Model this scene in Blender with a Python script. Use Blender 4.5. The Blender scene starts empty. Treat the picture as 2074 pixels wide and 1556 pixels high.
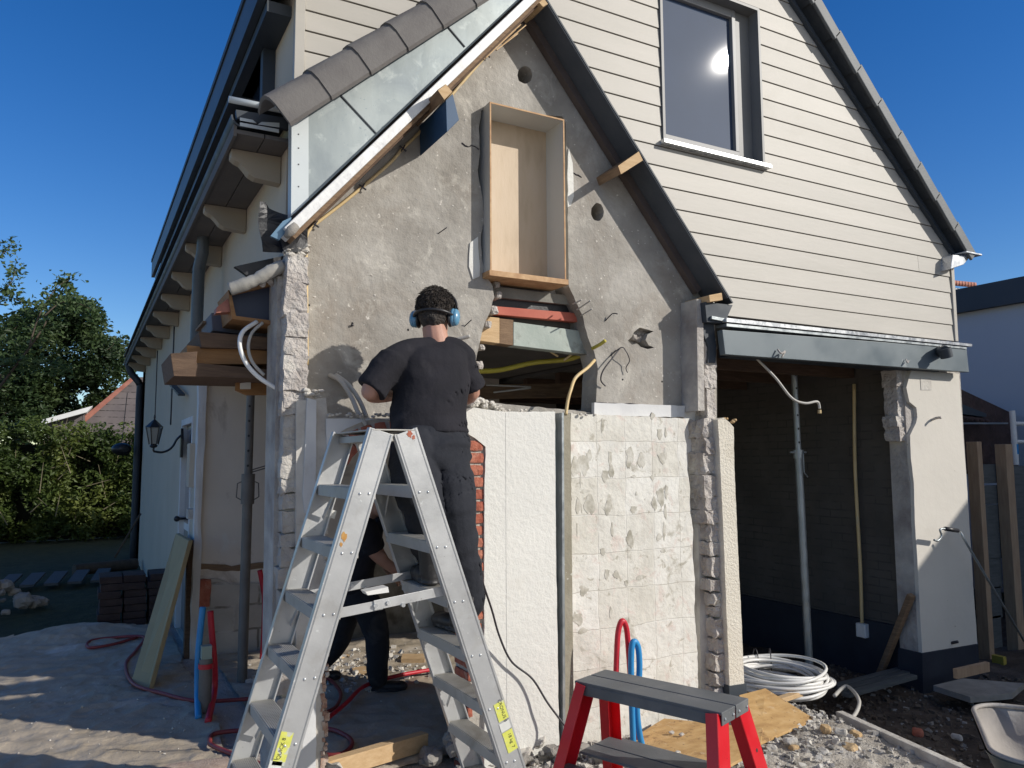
import bpy, bmesh, math, random
from mathutils import Vector, Matrix, noise
from math import radians, sin, cos, pi
random.seed(7)
scene = bpy.context.scene
col = scene.collection

# ---------------- camera, world, sun ----------------
W, H = 2074, 1556
F = 1586.0
YAW, PIT, ROLL = radians(28.75), radians(5.5), radians(-0.3)
HC = 1.6
_f = Vector((sin(YAW)*cos(PIT), cos(YAW)*cos(PIT), sin(PIT)))
_r = Vector((cos(YAW), -sin(YAW), 0)); _u = _r.cross(_f)
RT = cos(ROLL)*_r + sin(ROLL)*_u
UP = -sin(ROLL)*_r + cos(ROLL)*_u
CAM = Vector((0, 0, HC))
cd = bpy.data.cameras.new("Camera"); cam = bpy.data.objects.new("Camera", cd); col.objects.link(cam)
cd.sensor_width = 36; cd.lens = 36*F/W; cd.clip_end = 2000; cd.clip_start = 0.05
mw = Matrix(((RT.x, UP.x, -_f.x, CAM.x), (RT.y, UP.y, -_f.y, CAM.y), (RT.z, UP.z, -_f.z, CAM.z), (0, 0, 0, 1)))
cam.matrix_world = mw
scene.camera = cam

SUN_EL, SUN_AZ = radians(27.0), radians(135.0)
world = bpy.data.worlds.new("World"); scene.world = world; world.use_nodes = True
nt = world.node_tree; bg = nt.nodes['Background']
sky = nt.nodes.new('ShaderNodeTexSky'); sky.sky_type = 'NISHITA'; sky.sun_disc = False
sky.sun_elevation = SUN_EL; sky.sun_rotation = SUN_AZ; sky.altitude = 0; sky.air_density = 1.0; sky.dust_density = 0.1; sky.ozone_density = 3.0
# the sky is a deeper blue away from the sun and paler around it
wtc = nt.nodes.new('ShaderNodeTexCoord'); wdot = nt.nodes.new('ShaderNodeVectorMath'); wdot.operation = 'DOT_PRODUCT'
nt.links.new(wtc.outputs['Generated'], wdot.inputs[0]); wdot.inputs[1].default_value = (sin(SUN_AZ)*cos(SUN_EL), cos(SUN_AZ)*cos(SUN_EL), sin(SUN_EL))
wr = nt.nodes.new('ShaderNodeMapRange'); wr.interpolation_type = 'SMOOTHSTEP'; nt.links.new(wdot.outputs['Value'], wr.inputs[0])
wr.inputs[1].default_value = .46; wr.inputs[2].default_value = .70; wr.inputs[3].default_value = 1.36; wr.inputs[4].default_value = .15
hs = nt.nodes.new('ShaderNodeHueSaturation'); nt.links.new(wr.outputs[0], hs.inputs['Saturation']); hs.inputs['Hue'].default_value = .513; nt.links.new(sky.outputs[0], hs.inputs['Color'])
nt.links.new(hs.outputs[0], bg.inputs[0]); bg.inputs[1].default_value = 0.126
sd = bpy.data.lights.new("Sun", 'SUN'); sd.energy = 4.0; sd.angle = radians(0.55); sd.color = (1, 0.95, 0.875)
so = bpy.data.objects.new("Sun", sd); col.objects.link(so)
so.rotation_euler = (pi/2 - SUN_EL, 0, pi - SUN_AZ)   # light travels away from the sun
sv = Vector((sin(SUN_AZ)*cos(SUN_EL), cos(SUN_AZ)*cos(SUN_EL), sin(SUN_EL)))
so.rotation_euler = sv.to_track_quat('Z', 'Y').to_euler()
scene.view_settings.view_transform = 'Standard'; scene.view_settings.look = 'None'
scene.view_settings.exposure = 0.0; scene.view_settings.gamma = 1

# ---------------- helpers ----------------
def ray(x, y): return (x-W/2)/F*RT - (y-H/2)/F*UP + _f
def P(x, y, ax, v):
    i = 'xyz'.index(ax); d = ray(x, y); return CAM + d*((v-CAM[i])/d[i])
def PY(x, y, Y): return P(x, y, 'y', Y)

class MB:
    def __init__(s): s.v = []; s.f = []
    def add(s, vs, fs):
        n = len(s.v); s.v += [tuple(v) for v in vs]; s.f += [tuple(i+n for i in f) for f in fs]; return s
    def box(s, a, b):
        x0, y0, z0 = a; x1, y1, z1 = b
        return s.add([(x0,y0,z0),(x1,y0,z0),(x1,y1,z0),(x0,y1,z0),(x0,y0,z1),(x1,y0,z1),(x1,y1,z1),(x0,y1,z1)],
                     [(0,3,2,1),(4,5,6,7),(0,1,5,4),(1,2,6,5),(2,3,7,6),(3,0,4,7)])
    def obox(s, c, ux, uy, uz):      # centre and half axes
        c = Vector(c); ux = Vector(ux); uy = Vector(uy); uz = Vector(uz)
        vs = [c+a*ux+b*uy+d*uz for d in (-1,1) for a, b in ((-1,-1),(1,-1),(1,1),(-1,1))]
        return s.add(vs, [(0,3,2,1),(4,5,6,7),(0,1,5,4),(1,2,6,5),(2,3,7,6),(3,0,4,7)])
    def beam(s, p, q, w, h, up=(0,0,1)):
        p = Vector(p); q = Vector(q); d = (q-p).normalized(); u = Vector(up); sdir = d.cross(u).normalized(); u = sdir.cross(d)
        return s.obox((p+q)/2, (q-p)/2, sdir*w/2, u*h/2)
    def prism(s, pts, off):
        pts = [Vector(p) for p in pts]; off = Vector(off); n = len(pts)
        vs = pts + [p+off for p in pts]
        fs = [tuple(range(n)), tuple(range(2*n-1, n-1, -1))] + [(i, n+i, n+(i+1) % n, (i+1) % n) for i in range(n)]
        return s.add(vs, fs)
    def tube(s, path, r, n=8, cap=True):
        path = [Vector(p) for p in path]; rs = r if isinstance(r, (list, tuple)) else [r]*len(path)
        base = len(s.v); m = len(path); up = None
        for i, p in enumerate(path):
            d = (path[min(i+1, m-1)] - path[max(i-1, 0)]).normalized()
            if up is None:
                up = Vector((0,0,1)) if abs(d.z) < .9 else Vector((0,1,0))
            a = d.cross(up).normalized(); b = a.cross(d).normalized(); up = b
            for k in range(n):
                t = 2*pi*k/n; s.v.append(tuple(p + (a*cos(t) + b*sin(t))*rs[i]))
        for i in range(m-1):
            for k in range(n):
                k2 = (k+1) % n
                s.f.append((base+i*n+k, base+i*n+k2, base+(i+1)*n+k2, base+(i+1)*n+k))
        if cap:
            s.f.append(tuple(base+k for k in range(n-1, -1, -1))); s.f.append(tuple(base+(m-1)*n+k for k in range(n)))
        return s
    def loft(s, rings, n=20):        # rings: (centre, axisA, axisB) ellipses
        base = len(s.v)
        for c, a, b in rings:
            c = Vector(c); a = Vector(a); b = Vector(b)
            for k in range(n):
                t = 2*pi*k/n; s.v.append(tuple(c + a*cos(t) + b*sin(t)))
        m = len(rings)
        for i in range(m-1):
            for k in range(n):
                k2 = (k+1) % n; s.f.append((base+i*n+k, base+i*n+k2, base+(i+1)*n+k2, base+(i+1)*n+k))
        s.f.append(tuple(base+k for k in range(n-1, -1, -1))); s.f.append(tuple(base+(m-1)*n+k for k in range(n)))
        return s
    def ell(s, c, r, rot=None, n=16, m=10):
        c = Vector(c); base = len(s.v); R = rot or Matrix.Identity(3)
        if not hasattr(r, '__len__'): r = (r, r, r)
        s.v.append(tuple(c + R @ Vector((0,0,r[2]))))
        for j in range(1, m):
            th = pi*j/m
            for k in range(n):
                ph = 2*pi*k/n; s.v.append(tuple(c + R @ Vector((r[0]*sin(th)*cos(ph), r[1]*sin(th)*sin(ph), r[2]*cos(th)))))
        s.v.append(tuple(c + R @ Vector((0,0,-r[2])))); last = len(s.v)-1
        for k in range(n):
            k2 = (k+1) % n; s.f.append((base, base+1+k, base+1+k2)); s.f.append((last, base+1+(m-2)*n+k2, base+1+(m-2)*n+k))
            for j in range(m-2):
                s.f.append((base+1+j*n+k, base+1+(j+1)*n+k, base+1+(j+1)*n+k2, base+1+j*n+k2))
        return s
    def rock(s, a, b, amp=.012, seg=None, freq=9, seed=0, rnd_=.8):   # noisy subdivided box
        a = Vector(a); b = Vector(b); d = b-a
        ns = [max(2, min(14, int(abs(d[i])/(seg or .03)))) for i in range(3)]
        idx = {}
        def vert(i, j, k):
            key = (i, j, k)
            if key not in idx:
                p = Vector((a.x+d.x*i/ns[0], a.y+d.y*j/ns[1], a.z+d.z*k/ns[2]))
                q = p*freq + Vector((seed*7.3, seed*3.1, seed*5.7))
                nv = noise.noise_vector(q) + .5*noise.noise_vector(q*2.7)
                # round the corners
                c = (a+b)/2; e = 0
                for t, nn, m_ in ((i, ns[0], 0), (j, ns[1], 1), (k, ns[2], 2)):
                    if t in (0, nn): e += 1
                if e >= 2: p = p + (c-p).normalized()*amp*(rnd_ if e == 2 else rnd_*1.9)
                idx[key] = len(s.v); s.v.append(tuple(p + nv*amp))
            return idx[key]
        for (A, B, C_) in ((0,1,2),(1,2,0),(2,0,1)):
            for side in (0, ns[C_]):
                for i in range(ns[A]):
                    for j in range(ns[B]):
                        def g(u, v):
                            t = [0,0,0]; t[A] = u; t[B] = v; t[C_] = side; return vert(*t)
                        q = (g(i,j), g(i+1,j), g(i+1,j+1), g(i,j+1))
                        s.f.append(q if side else q[::-1])
        return s
    def mesh(s, name, m, smooth=False):
        me = bpy.data.meshes.new(name); me.from_pydata(s.v, [], s.f); me.update()
        bm = bmesh.new(); bm.from_mesh(me); bmesh.ops.recalc_face_normals(bm, faces=bm.faces); bm.to_mesh(me); bm.free()
        ms = m if isinstance(m, (list, tuple)) else [m]
        for x in ms: me.materials.append(x)
        if smooth:
            me.polygons.foreach_set('use_smooth', [True]*len(me.polygons))
            if smooth == 'auto': me.set_sharp_from_angle(angle=radians(40))
        return me
    def build(s, name, m, parent=None, smooth=False, bevel=0):
        o = bpy.data.objects.new(name, s.mesh(name, m, smooth)); col.objects.link(o)
        if bevel:
            b = o.modifiers.new('bevel', 'BEVEL'); b.width = bevel; b.segments = 2; b.limit_method = 'ANGLE'
        if parent is not None: attach(o, parent)
        return o

def wloc(o):
    v = Vector(o.location)
    while o.parent: o = o.parent; v += o.location
    return v
def attach(o, parent):
    o.parent = parent; o.location = Vector(o.location) - wloc(parent)
def thing(name, label, cat, loc=(0,0,0), group=None):
    o = bpy.data.objects.new(name, None); col.objects.link(o); o.location = loc; o.empty_display_size = .1
    o['label'] = label; o['category'] = cat
    if group: o['group'] = group
    return o
def tag(o, label, cat, group=None):
    o['label'] = label; o['category'] = cat
    if group: o['group'] = group
    return o
def copy_tree(o, parent=None):
    c = o.copy(); col.objects.link(c); c.parent = parent
    for ch in list(o.children): copy_tree(ch, c)
    return c

def jag(pts, step=.05, amp=.01, seed=1):
    """break a closed outline (x,z) into small irregular steps"""
    out = []; n = len(pts)
    for i in range(n):
        a = Vector(pts[i]); b = Vector(pts[(i+1) % n]); L = (b-a).length; k = max(1, int(L/step))
        for j in range(k):
            p = a.lerp(b, j/k)
            if j or True:
                nv = noise.noise_vector(Vector((p.x*23+seed, p.y*23, seed*1.7))) + .6*noise.noise_vector(Vector((p.x*61+seed, p.y*61, seed*2.7)))
                p = p + Vector((nv.x, nv.z))*amp
            out.append(p)
    return out
def slab(name, outer, holes, Y, thick, m, parent=None, jagged=0, px=True, seed=1, step=.05, hjag=None):
    """wall piece: outline in photo pixels on the plane y=Y (or world x,z), extruded backwards"""
    bm = bmesh.new()
    def loop(pts, amp):
        if px: pts = [(PY(x, y, Y).x, PY(x, y, Y).z) for x, y in pts]
        if amp: pts = jag(pts, step, amp, seed)
        vs = [bm.verts.new((p[0], Y, p[1])) for p in pts]
        return [bm.edges.new((vs[i], vs[(i+1) % len(vs)])) for i in range(len(vs))]
    es = loop(outer, jagged)
    for h in holes: es += loop(h, jagged if hjag is None else hjag)
    r = bmesh.ops.triangle_fill(bm, edges=es, use_beauty=True)
    fs = [f for f in bm.faces]
    ex = bmesh.ops.extrude_face_region(bm, geom=fs)
    vs = [g for g in ex['geom'] if isinstance(g, bmesh.types.BMVert)]
    bmesh.ops.translate(bm, verts=vs, vec=(0, thick, 0))
    bmesh.ops.recalc_face_normals(bm, faces=bm.faces)
    me = bpy.data.meshes.new(name); bm.to_mesh(me); bm.free(); me.materials.append(m)
    o = bpy.data.objects.new(name, me); col.objects.link(o)
    if parent is not None: attach(o, parent)
    return o
def explode(o):
    """one object for each loose piece of a mesh"""
    me = o.data; n = len(me.vertices); par = list(range(n))
    def find(i):
        while par[i] != i: par[i] = par[par[i]]; i = par[i]
        return i
    for e in me.edges:
        x, y = find(e.vertices[0]), find(e.vertices[1])
        if x != y: par[x] = y
    groups = {}
    for p in me.polygons: groups.setdefault(find(p.vertices[0]), []).append(p.index)
    out = []
    for k, ids in enumerate(groups.values()):
        if k == 0 and len(groups) == 1: return [o]
        m2 = {}; vs = []; fs = []; sm = me.polygons[ids[0]].use_smooth
        for i in ids:
            f = []
            for v in me.polygons[i].vertices:
                if v not in m2: m2[v] = len(vs); vs.append(tuple(me.vertices[v].co))
                f.append(m2[v])
            fs.append(f)
        nm = bpy.data.meshes.new(me.name); nm.from_pydata(vs, [], fs); nm.materials.append(me.materials[0]); nm.polygons.foreach_set('use_smooth', [sm]*len(fs)); nm.update()
        c = o.copy(); c.data = nm; col.objects.link(c); out.append(c)
    bpy.data.objects.remove(o); return out
def circ(x, y, rx, ry, n=28, wob=.03, seed=0):
    return [(x+rx*cos(2*pi*k/n)*(1+wob*sin(k*2.3+seed)), y+ry*sin(2*pi*k/n)*(1+wob*cos(k*1.7+seed))) for k in range(n)]
def smooth_path(pts, k=6):
    pts = [Vector(p) for p in pts]; out = []
    for i in range(len(pts)-1):
        p0 = pts[max(i-1,0)]; p1 = pts[i]; p2 = pts[i+1]; p3 = pts[min(i+2, len(pts)-1)]
        for j in range(k):
            t = j/k
            out.append(.5*((2*p1)+(-p0+p2)*t+(2*p0-5*p1+4*p2-p3)*t*t+(-p0+3*p1-3*p2+p3)*t**3))
    out.append(pts[-1]); return out

# ---------------- materials ----------------
def mat(name, cols, rough=.8, metal=0, nscale=3, detail=6, bump=0, bscale=40, bdist=.01, spec=.5, rvar=0, stops=None,
        stretch=None, dirt=None, dscale=1.2, speck=None, sscale=60, sthr=.62, coat=0, brick=None, mark=None):
    """procedural principled material: colour ramp over noise, optional stretched grain, dirt patches, specks, brick pattern"""
    m = bpy.data.materials.new(name); m.use_nodes = True; t = m.node_tree; N = t.nodes; L = t.links
    b = N['Principled BSDF']; b.inputs['Roughness'].default_value = rough; b.inputs['Metallic'].default_value = metal
    b.inputs['Specular IOR Level'].default_value = spec
    if coat: b.inputs['Coat Weight'].default_value = coat; b.inputs['Coat Roughness'].default_value = .006 if coat == 1 else .1
    tc = N.new('ShaderNodeTexCoord'); mp = N.new('ShaderNodeMapping'); L.new(tc.outputs['Object'], mp.inputs[0])
    if stretch: mp.inputs['Scale'].default_value = stretch
    def noise_(scale, det=6, rgh=.55, vec=None, dist=0):
        n = N.new('ShaderNodeTexNoise'); n.inputs['Scale'].default_value = scale; n.inputs['Detail'].default_value = det
        n.inputs['Roughness'].default_value = rgh; n.inputs['Distortion'].default_value = dist
        L.new(vec or mp.outputs[0], n.inputs['Vector']); return n.outputs['Fac']
    def ramp(fac, stops_):
        r = N.new('ShaderNodeValToRGB'); L.new(fac, r.inputs[0]); e = r.color_ramp.elements
        while len(e) < len(stops_): e.new(.5)
        for el, (p, c) in zip(e, stops_): el.position = p; el.color = (*c, 1)
        return r.outputs[0]
    def mix(fac, a, c, mode='MIX'):
        x = N.new('ShaderNodeMix'); x.data_type = 'RGBA'; x.blend_type = mode
        if hasattr(fac, 'node'): L.new(fac, x.inputs[0])
        else: x.inputs[0].default_value = fac
        for k, v in ((6, a), (7, c)):
            if hasattr(v, 'node'): L.new(v, x.inputs[k])
            else: x.inputs[k].default_value = (*v, 1)
        return x.outputs[2]
    n1 = noise_(nscale, detail)
    k = len(cols)
    ps = stops or ([.5] if k == 1 else [.3+.4*i/(k-1) for i in range(k)])
    c = ramp(n1, list(zip(ps, cols))) if k > 1 else None
    if c is None:
        c = ramp(n1, [(.3, tuple(v*.93 for v in cols[0])), (.7, tuple(min(1, v*1.06) for v in cols[0]))])
    hgt = None
    if brick:
        ax, bw, bh, mort, mc, c2, off = brick
        sp = N.new('ShaderNodeSeparateXYZ'); L.new(tc.outputs['Object'], sp.inputs[0])
        cb = N.new('ShaderNodeCombineXYZ'); L.new(sp.outputs[0 if ax == 'x' else 1], cb.inputs[0]); L.new(sp.outputs[2], cb.inputs[1])
        nz = N.new('ShaderNodeTexNoise'); nz.inputs['Scale'].default_value = 6; L.new(tc.outputs['Object'], nz.inputs['Vector'])
        vm = N.new('ShaderNodeVectorMath'); vm.operation = 'MULTIPLY_ADD'; L.new(nz.outputs['Color'], vm.inputs[0]); vm.inputs[1].default_value = (min(.035, bh*.17),)*3; L.new(cb.outputs[0], vm.inputs[2])
        br = N.new('ShaderNodeTexBrick'); L.new(vm.outputs[0], br.inputs['Vector']); br.inputs['Scale'].default_value = 1
        br.inputs['Brick Width'].default_value = bw; br.inputs['Row Height'].default_value = bh; br.inputs['Mortar Size'].default_value = mort
        br.inputs['Mortar Smooth'].default_value = .4; br.offset = off
        br.inputs['Color1'].default_value = (1,1,1,1); br.inputs['Color2'].default_value = (*c2, 1); br.inputs['Mortar'].default_value = (1,1,1,1)
        c = mix(1.0, c, br.outputs['Color'], 'MULTIPLY')
        n5 = N.new('ShaderNodeTexNoise'); n5.inputs['Scale'].default_value = 9; n5.inputs['Detail'].default_value = 4; L.new(tc.outputs['Object'], n5.inputs['Vector'])
        r5 = N.new('ShaderNodeMapRange'); L.new(n5.outputs['Fac'], r5.inputs[0]); r5.inputs[1].default_value = .38; r5.inputs[2].default_value = .6
        m5 = N.new('ShaderNodeMath'); m5.operation = 'MULTIPLY'; L.new(br.outputs['Fac'], m5.inputs[0]); L.new(r5.outputs[0], m5.inputs[1])
        c = mix(m5.outputs[0], c, mc)
        hgt = br.outputs['Fac']
    if dirt:
        for i, (dc, lo, hi) in enumerate(dirt):
            d = noise_(dscale*(1+i*1.7), 8, .62, tc.outputs['Object'], .6)
            r = N.new('ShaderNodeMapRange'); L.new(d, r.inputs[0]); r.inputs[1].default_value = lo; r.inputs[2].default_value = hi
            c = mix(r.outputs[0], c, dc)
    if speck:
        d = noise_(sscale, 3, .5, tc.outputs['Object'])
        r = N.new('ShaderNodeMapRange'); L.new(d, r.inputs[0]); r.inputs[1].default_value = sthr; r.inputs[2].default_value = sthr+.04
        c = mix(r.outputs[0], c, speck)
    L.new(c, b.inputs['Base Color'])
    if rvar:
        d = noise_(nscale*2, 6); r = N.new('ShaderNodeMapRange'); L.new(d, r.inputs[0]); r.inputs[1].default_value = .3; r.inputs[2].default_value = .7
        r.inputs[3].default_value = max(0, rough-rvar); r.inputs[4].default_value = min(1, rough+rvar); L.new(r.outputs[0], b.inputs['Roughness'])
    if bump:
        h = noise_(bscale, 8, .6)
        if hgt is not None:
            ma = N.new('ShaderNodeMath'); ma.operation = 'MULTIPLY_ADD'; L.new(hgt, ma.inputs[0]); ma.inputs[1].default_value = -1.2; L.new(h, ma.inputs[2]); h = ma.outputs[0]
        bp = N.new('ShaderNodeBump'); bp.inputs['Strength'].default_value = bump; bp.inputs['Distance'].default_value = bdist
        L.new(h, bp.inputs['Height']); L.new(bp.outputs[0], b.inputs['Normal'])
    return m
M = {}
M['siding'] = mat('siding_paint', [(.425,.40,.35),(.46,.43,.38)], .55, nscale=2.5, bump=.08, bscale=8, stretch=(1,1,6), dirt=[((.36,.33,.28), .60, .85)])
def island(m, lo, hi):
    t = m.node_tree; N = t.nodes; b = N['Principled BSDF']; src = b.inputs['Base Color'].links[0].from_socket
    g = N.new('ShaderNodeNewGeometry'); r = N.new('ShaderNodeMapRange'); t.links.new(g.outputs['Random Per Island'], r.inputs[0]); r.inputs[3].default_value = lo; r.inputs[4].default_value = hi
    x = N.new('ShaderNodeVectorMath'); x.operation = 'SCALE'; t.links.new(src, x.inputs[0]); t.links.new(r.outputs[0], x.inputs['Scale']); t.links.new(x.outputs[0], b.inputs['Base Color'])
island(M['siding'], .94, 1.06)
M['grey'] = mat('cement_render', [(.265,.245,.215),(.365,.342,.305),(.455,.43,.39)], .95, nscale=3.2, detail=10, bump=.55, bscale=22, bdist=.02,
                dirt=[((.28,.245,.205), .52, .75), ((.55,.52,.46), .56, .76)], dscale=2.2, speck=(.62,.58,.52), sscale=45, sthr=.69)
M['stucco'] = mat('rough_white_stucco', [(.70,.69,.645),(.76,.75,.70)], .95, nscale=2, bump=.55, bscale=42, bdist=.010, dirt=[((.66,.62,.54), .6, .8)])
M['stucco_y'] = mat('cream_stucco', [(.66,.61,.51),(.74,.695,.60)], .95, nscale=3, bump=.9, bscale=60, bdist=.012, dirt=[((.5,.45,.36), .6, .8)])
M['pillar'] = mat('painted_plaster', [(.60,.565,.50),(.66,.62,.55)], .9, nscale=2, bump=.25, bscale=14, dirt=[((.62,.58,.5), .58, .8)], speck=(.4,.36,.3), sscale=25, sthr=.72)
M['tileghost'] = mat('wall_with_tile_marks', [(.66,.64,.585),(.75,.735,.68),(.80,.785,.735)], .9, nscale=7, detail=9, bump=.5, bscale=18, bdist=.02,
                     dirt=[((.40,.37,.30), .60, .68), ((.66,.57,.51), .56, .68), ((.46,.43,.36), .60, .67)], dscale=3.9,
                     brick=('x', .205, .215, .003, (.60,.57,.50), (.88,.865,.83), 0.0))
M['block'] = mat('broken_block', [(.40,.355,.325),(.54,.495,.455),(.66,.62,.575)], .95, nscale=8, detail=10, bump=1, bscale=38, bdist=.03, dirt=[((.72,.68,.6), .55, .7)], dscale=6)
M['block_low'] = mat('dusty_block', [(.30,.27,.25),(.42,.39,.36),(.55,.52,.47)], .95, nscale=6, detail=10, bump=.8, bscale=30, bdist=.02)
M['brick'] = mat('red_brick', [(.30,.075,.045),(.42,.13,.08),(.50,.20,.13)], .9, nscale=14, bump=.8, bscale=60, bdist=.01, dirt=[((.6,.42,.33), .6, .75)], dscale=9)
M['mortar'] = mat('mortar', [(.40,.37,.32),(.52,.49,.43)], .95, nscale=20, bump=.6, bscale=80)
M['whitestrip'] = mat('old_white_paint', [(.58,.58,.58),(.70,.70,.69)], .8, nscale=5, bump=.2, bscale=30, dirt=[((.45,.42,.38), .6, .75)], dscale=3)
M['patchplaster'] = mat('patchy_plaster', [(.40,.36,.32),(.55,.52,.47),(.64,.61,.56)], .95, nscale=6, detail=9, bump=.6, bscale=30, dirt=[((.3,.25,.2), .6, .72)], dscale=4)
M['sidewall'] = mat('side_wall_render', [(.50,.43,.335),(.56,.485,.385)], .9, nscale=1.5, bump=.2, bscale=20, dirt=[((.42,.40,.36), .55, .85)])
M['interior'] = mat('interior_plaster', [(.62,.55,.475),(.70,.63,.55)], .95, nscale=1.6, detail=8, bump=.25, bscale=14, dirt=[((.36,.29,.23), .58, .7), ((.66,.62,.56), .6, .72)], dscale=1.6)
M['interior_block'] = mat('interior_blockwork', [(.42,.39,.35),(.52,.49,.45)], .95, nscale=5, bump=.5, bscale=25, brick=('x', .40, .2, .012, (.20,.18,.15), (.85,.82,.78), .5))
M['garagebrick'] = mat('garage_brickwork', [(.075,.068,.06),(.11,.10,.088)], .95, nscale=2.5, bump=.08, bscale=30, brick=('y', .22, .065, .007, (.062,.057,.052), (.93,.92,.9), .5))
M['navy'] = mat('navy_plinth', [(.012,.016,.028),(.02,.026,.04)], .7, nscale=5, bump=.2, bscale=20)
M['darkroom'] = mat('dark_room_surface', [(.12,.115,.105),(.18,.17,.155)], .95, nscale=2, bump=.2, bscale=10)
M['zinc'] = mat('zinc_sheet', [(.21,.245,.255),(.27,.305,.31),(.33,.365,.365)], .5, .40, nscale=5, detail=9, stretch=(1,1,.4), rvar=.10, bump=.10, bscale=5, bdist=.02, dirt=[((.18,.21,.23), .50, .72), ((.42,.46,.455), .56, .75)], dscale=2.6, speck=(.22,.26,.28), sscale=70, sthr=.66)
M['zinctrim'] = mat('pale_zinc_trim', [(.50,.54,.55),(.56,.60,.60)], .5, .2, nscale=3)
M['lead'] = mat('weathered_lead', [(.62,.62,.61),(.80,.80,.78)], .5, .1, nscale=12, bump=.3, bscale=30, dirt=[((.42,.42,.43), .6, .72)], dscale=6)
M['darkmetal'] = mat('dark_blue_metal', [(.030,.040,.052),(.045,.056,.070)], .6, .0, nscale=3, rvar=.1)
M['fasciablue'] = mat('blue_grey_fascia', [(.12,.15,.165),(.155,.185,.20)], .45, .1, nscale=2, rvar=.12, dirt=[((.30,.33,.34), .64, .72)], dscale=3, speck=(.5,.5,.48), sscale=24, sthr=.75)
M['brightsteel'] = mat('galvanised_edge', [(.55,.57,.58),(.72,.73,.73)], .3, .6, nscale=10, rvar=.1)
M['rooftile'] = mat('grey_roof_tile', [(.13,.12,.115),(.17,.16,.15)], .8, nscale=7, bump=.25, bscale=60, dirt=[((.22,.21,.19), .6, .8)], dscale=3)
M['vergetile'] = mat('verge_tile', [(.09,.10,.11),(.13,.14,.145)], .6, nscale=7, bump=.2, bscale=60)
M['soffit'] = mat('soffit_boards', [(.10,.09,.085),(.13,.12,.11)], .8, nscale=4, bump=.2, bscale=10)
M['corbel'] = mat('cream_painted_wood', [(.34,.29,.22),(.40,.34,.26)], .7, nscale=5)
M['wood'] = mat('old_timber', [(.16,.10,.06),(.26,.17,.10)], .85, nscale=9, stretch=(1,1,8), bump=.4, bscale=30)
M['woodlight'] = mat('sawn_timber', [(.50,.33,.17),(.62,.44,.25)], .8, nscale=7, stretch=(1,8,8), bump=.3, bscale=30)
M['wooddark'] = mat('dark_brown_timber', [(.085,.052,.034),(.15,.095,.06)], .85, nscale=7, stretch=(1,8,8), bump=.4, bscale=30)
M['woodorange'] = mat('orange_timber', [(.26,.13,.05),(.36,.19,.08)], .8, nscale=7, stretch=(1,8,8), bump=.3, bscale=30)
M['fencewood'] = mat('fence_post_wood', [(.30,.20,.13),(.40,.29,.19)], .85, nscale=6, stretch=(8,8,1), bump=.3, bscale=30)
M['darkboard'] = mat('dark_stained_board', [(.06,.07,.074),(.10,.11,.115)], .8, nscale=6, stretch=(1,8,8), bump=.3, bscale=30)
M['ply'] = mat('birch_plywood', [(.46,.35,.235),(.55,.43,.30),(.58,.46,.335)], .6, nscale=3.5, detail=4, stretch=(3,3,.8), bump=.1, bscale=20)
M['plyedge'] = mat('plywood_edge', [(.38,.20,.09),(.58,.38,.2)], .7, nscale=20)
M['greywhite'] = mat('primed_panel', [(.52,.52,.49),(.56,.56,.53)], .6, nscale=3)
M['greypanel'] = mat('pale_green_board', [(.33,.38,.34),(.44,.48,.43)], .85, nscale=5, bump=.3, bscale=30, dirt=[((.2,.2,.17), .58, .7)], dscale=5)
M['redpaint'] = mat('red_painted_batten', [(.42,.095,.06),(.50,.14,.09)], .7, nscale=8, dirt=[((.3,.2,.15), .62, .75)], dscale=6)
M['alu'] = mat('worn_aluminium', [(.50,.505,.50),(.55,.555,.55)], .42, .5, nscale=5, rvar=.10, bump=.05, bscale=60, dirt=[((.43,.42,.395), .55, .8), ((.66,.67,.66), .66, .70)], dscale=9, speck=(.36,.35,.33), sscale=70, sthr=.70)
M['aludull'] = mat('dirty_aluminium', [(.36,.345,.31),(.48,.465,.43)], .6, .3, nscale=6, rvar=.1, bump=.1, bscale=40, dirt=[((.27,.25,.21), .55, .75)], dscale=4)
M['rust'] = mat('rust_stain', [(.45,.22,.06),(.6,.36,.12)], .9, nscale=30)
M['sticker'] = mat('yellow_sticker', [(.62,.63,.10),(.72,.73,.16)], .5, nscale=30, dirt=[((.55,.56,.5), .55, .62)], dscale=30)
M['stickerwhite'] = mat('white_label', [(.62,.62,.58),(.72,.72,.68)], .5, nscale=30)
M['ink'] = mat('black_ink', [(.03,.03,.03)], .6)
M['redmetal'] = mat('red_painted_steel', [(.58,.012,.020),(.66,.020,.030)], .38, nscale=4, rvar=.08, bump=.05, bscale=60, dirt=[((.42,.03,.03), .6, .8)], dscale=5, speck=(.2,.02,.02), sscale=90, sthr=.74)
M['stooltop'] = mat('worn_grey_step', [(.10,.108,.115),(.15,.157,.163)], .6, nscale=7, rvar=.1, bump=.15, bscale=120, dirt=[((.17,.17,.17), .52, .75), ((.38,.36,.32), .70, .76)], dscale=7)
M['steelprop'] = mat('galvanised_prop', [(.30,.33,.34),(.44,.47,.48)], .42, .6, nscale=9, rvar=.12, bump=.1, bscale=40, dirt=[((.42,.38,.32), .6, .75)], dscale=5)
M['propbrown'] = mat('weathered_prop', [(.13,.12,.11),(.20,.185,.17)], .6, .3, nscale=9, rvar=.1, bump=.1, bscale=40)
M['red'] = mat('red_plastic', [(.50,.015,.03),(.58,.025,.045)], .45, nscale=6, dirt=[((.42,.12,.12), .6, .8)], dscale=9)
M['blue'] = mat('blue_plastic', [(.02,.22,.52),(.03,.28,.6)], .45, nscale=6, dirt=[((.14,.3,.5), .6, .8)], dscale=9)
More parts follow.
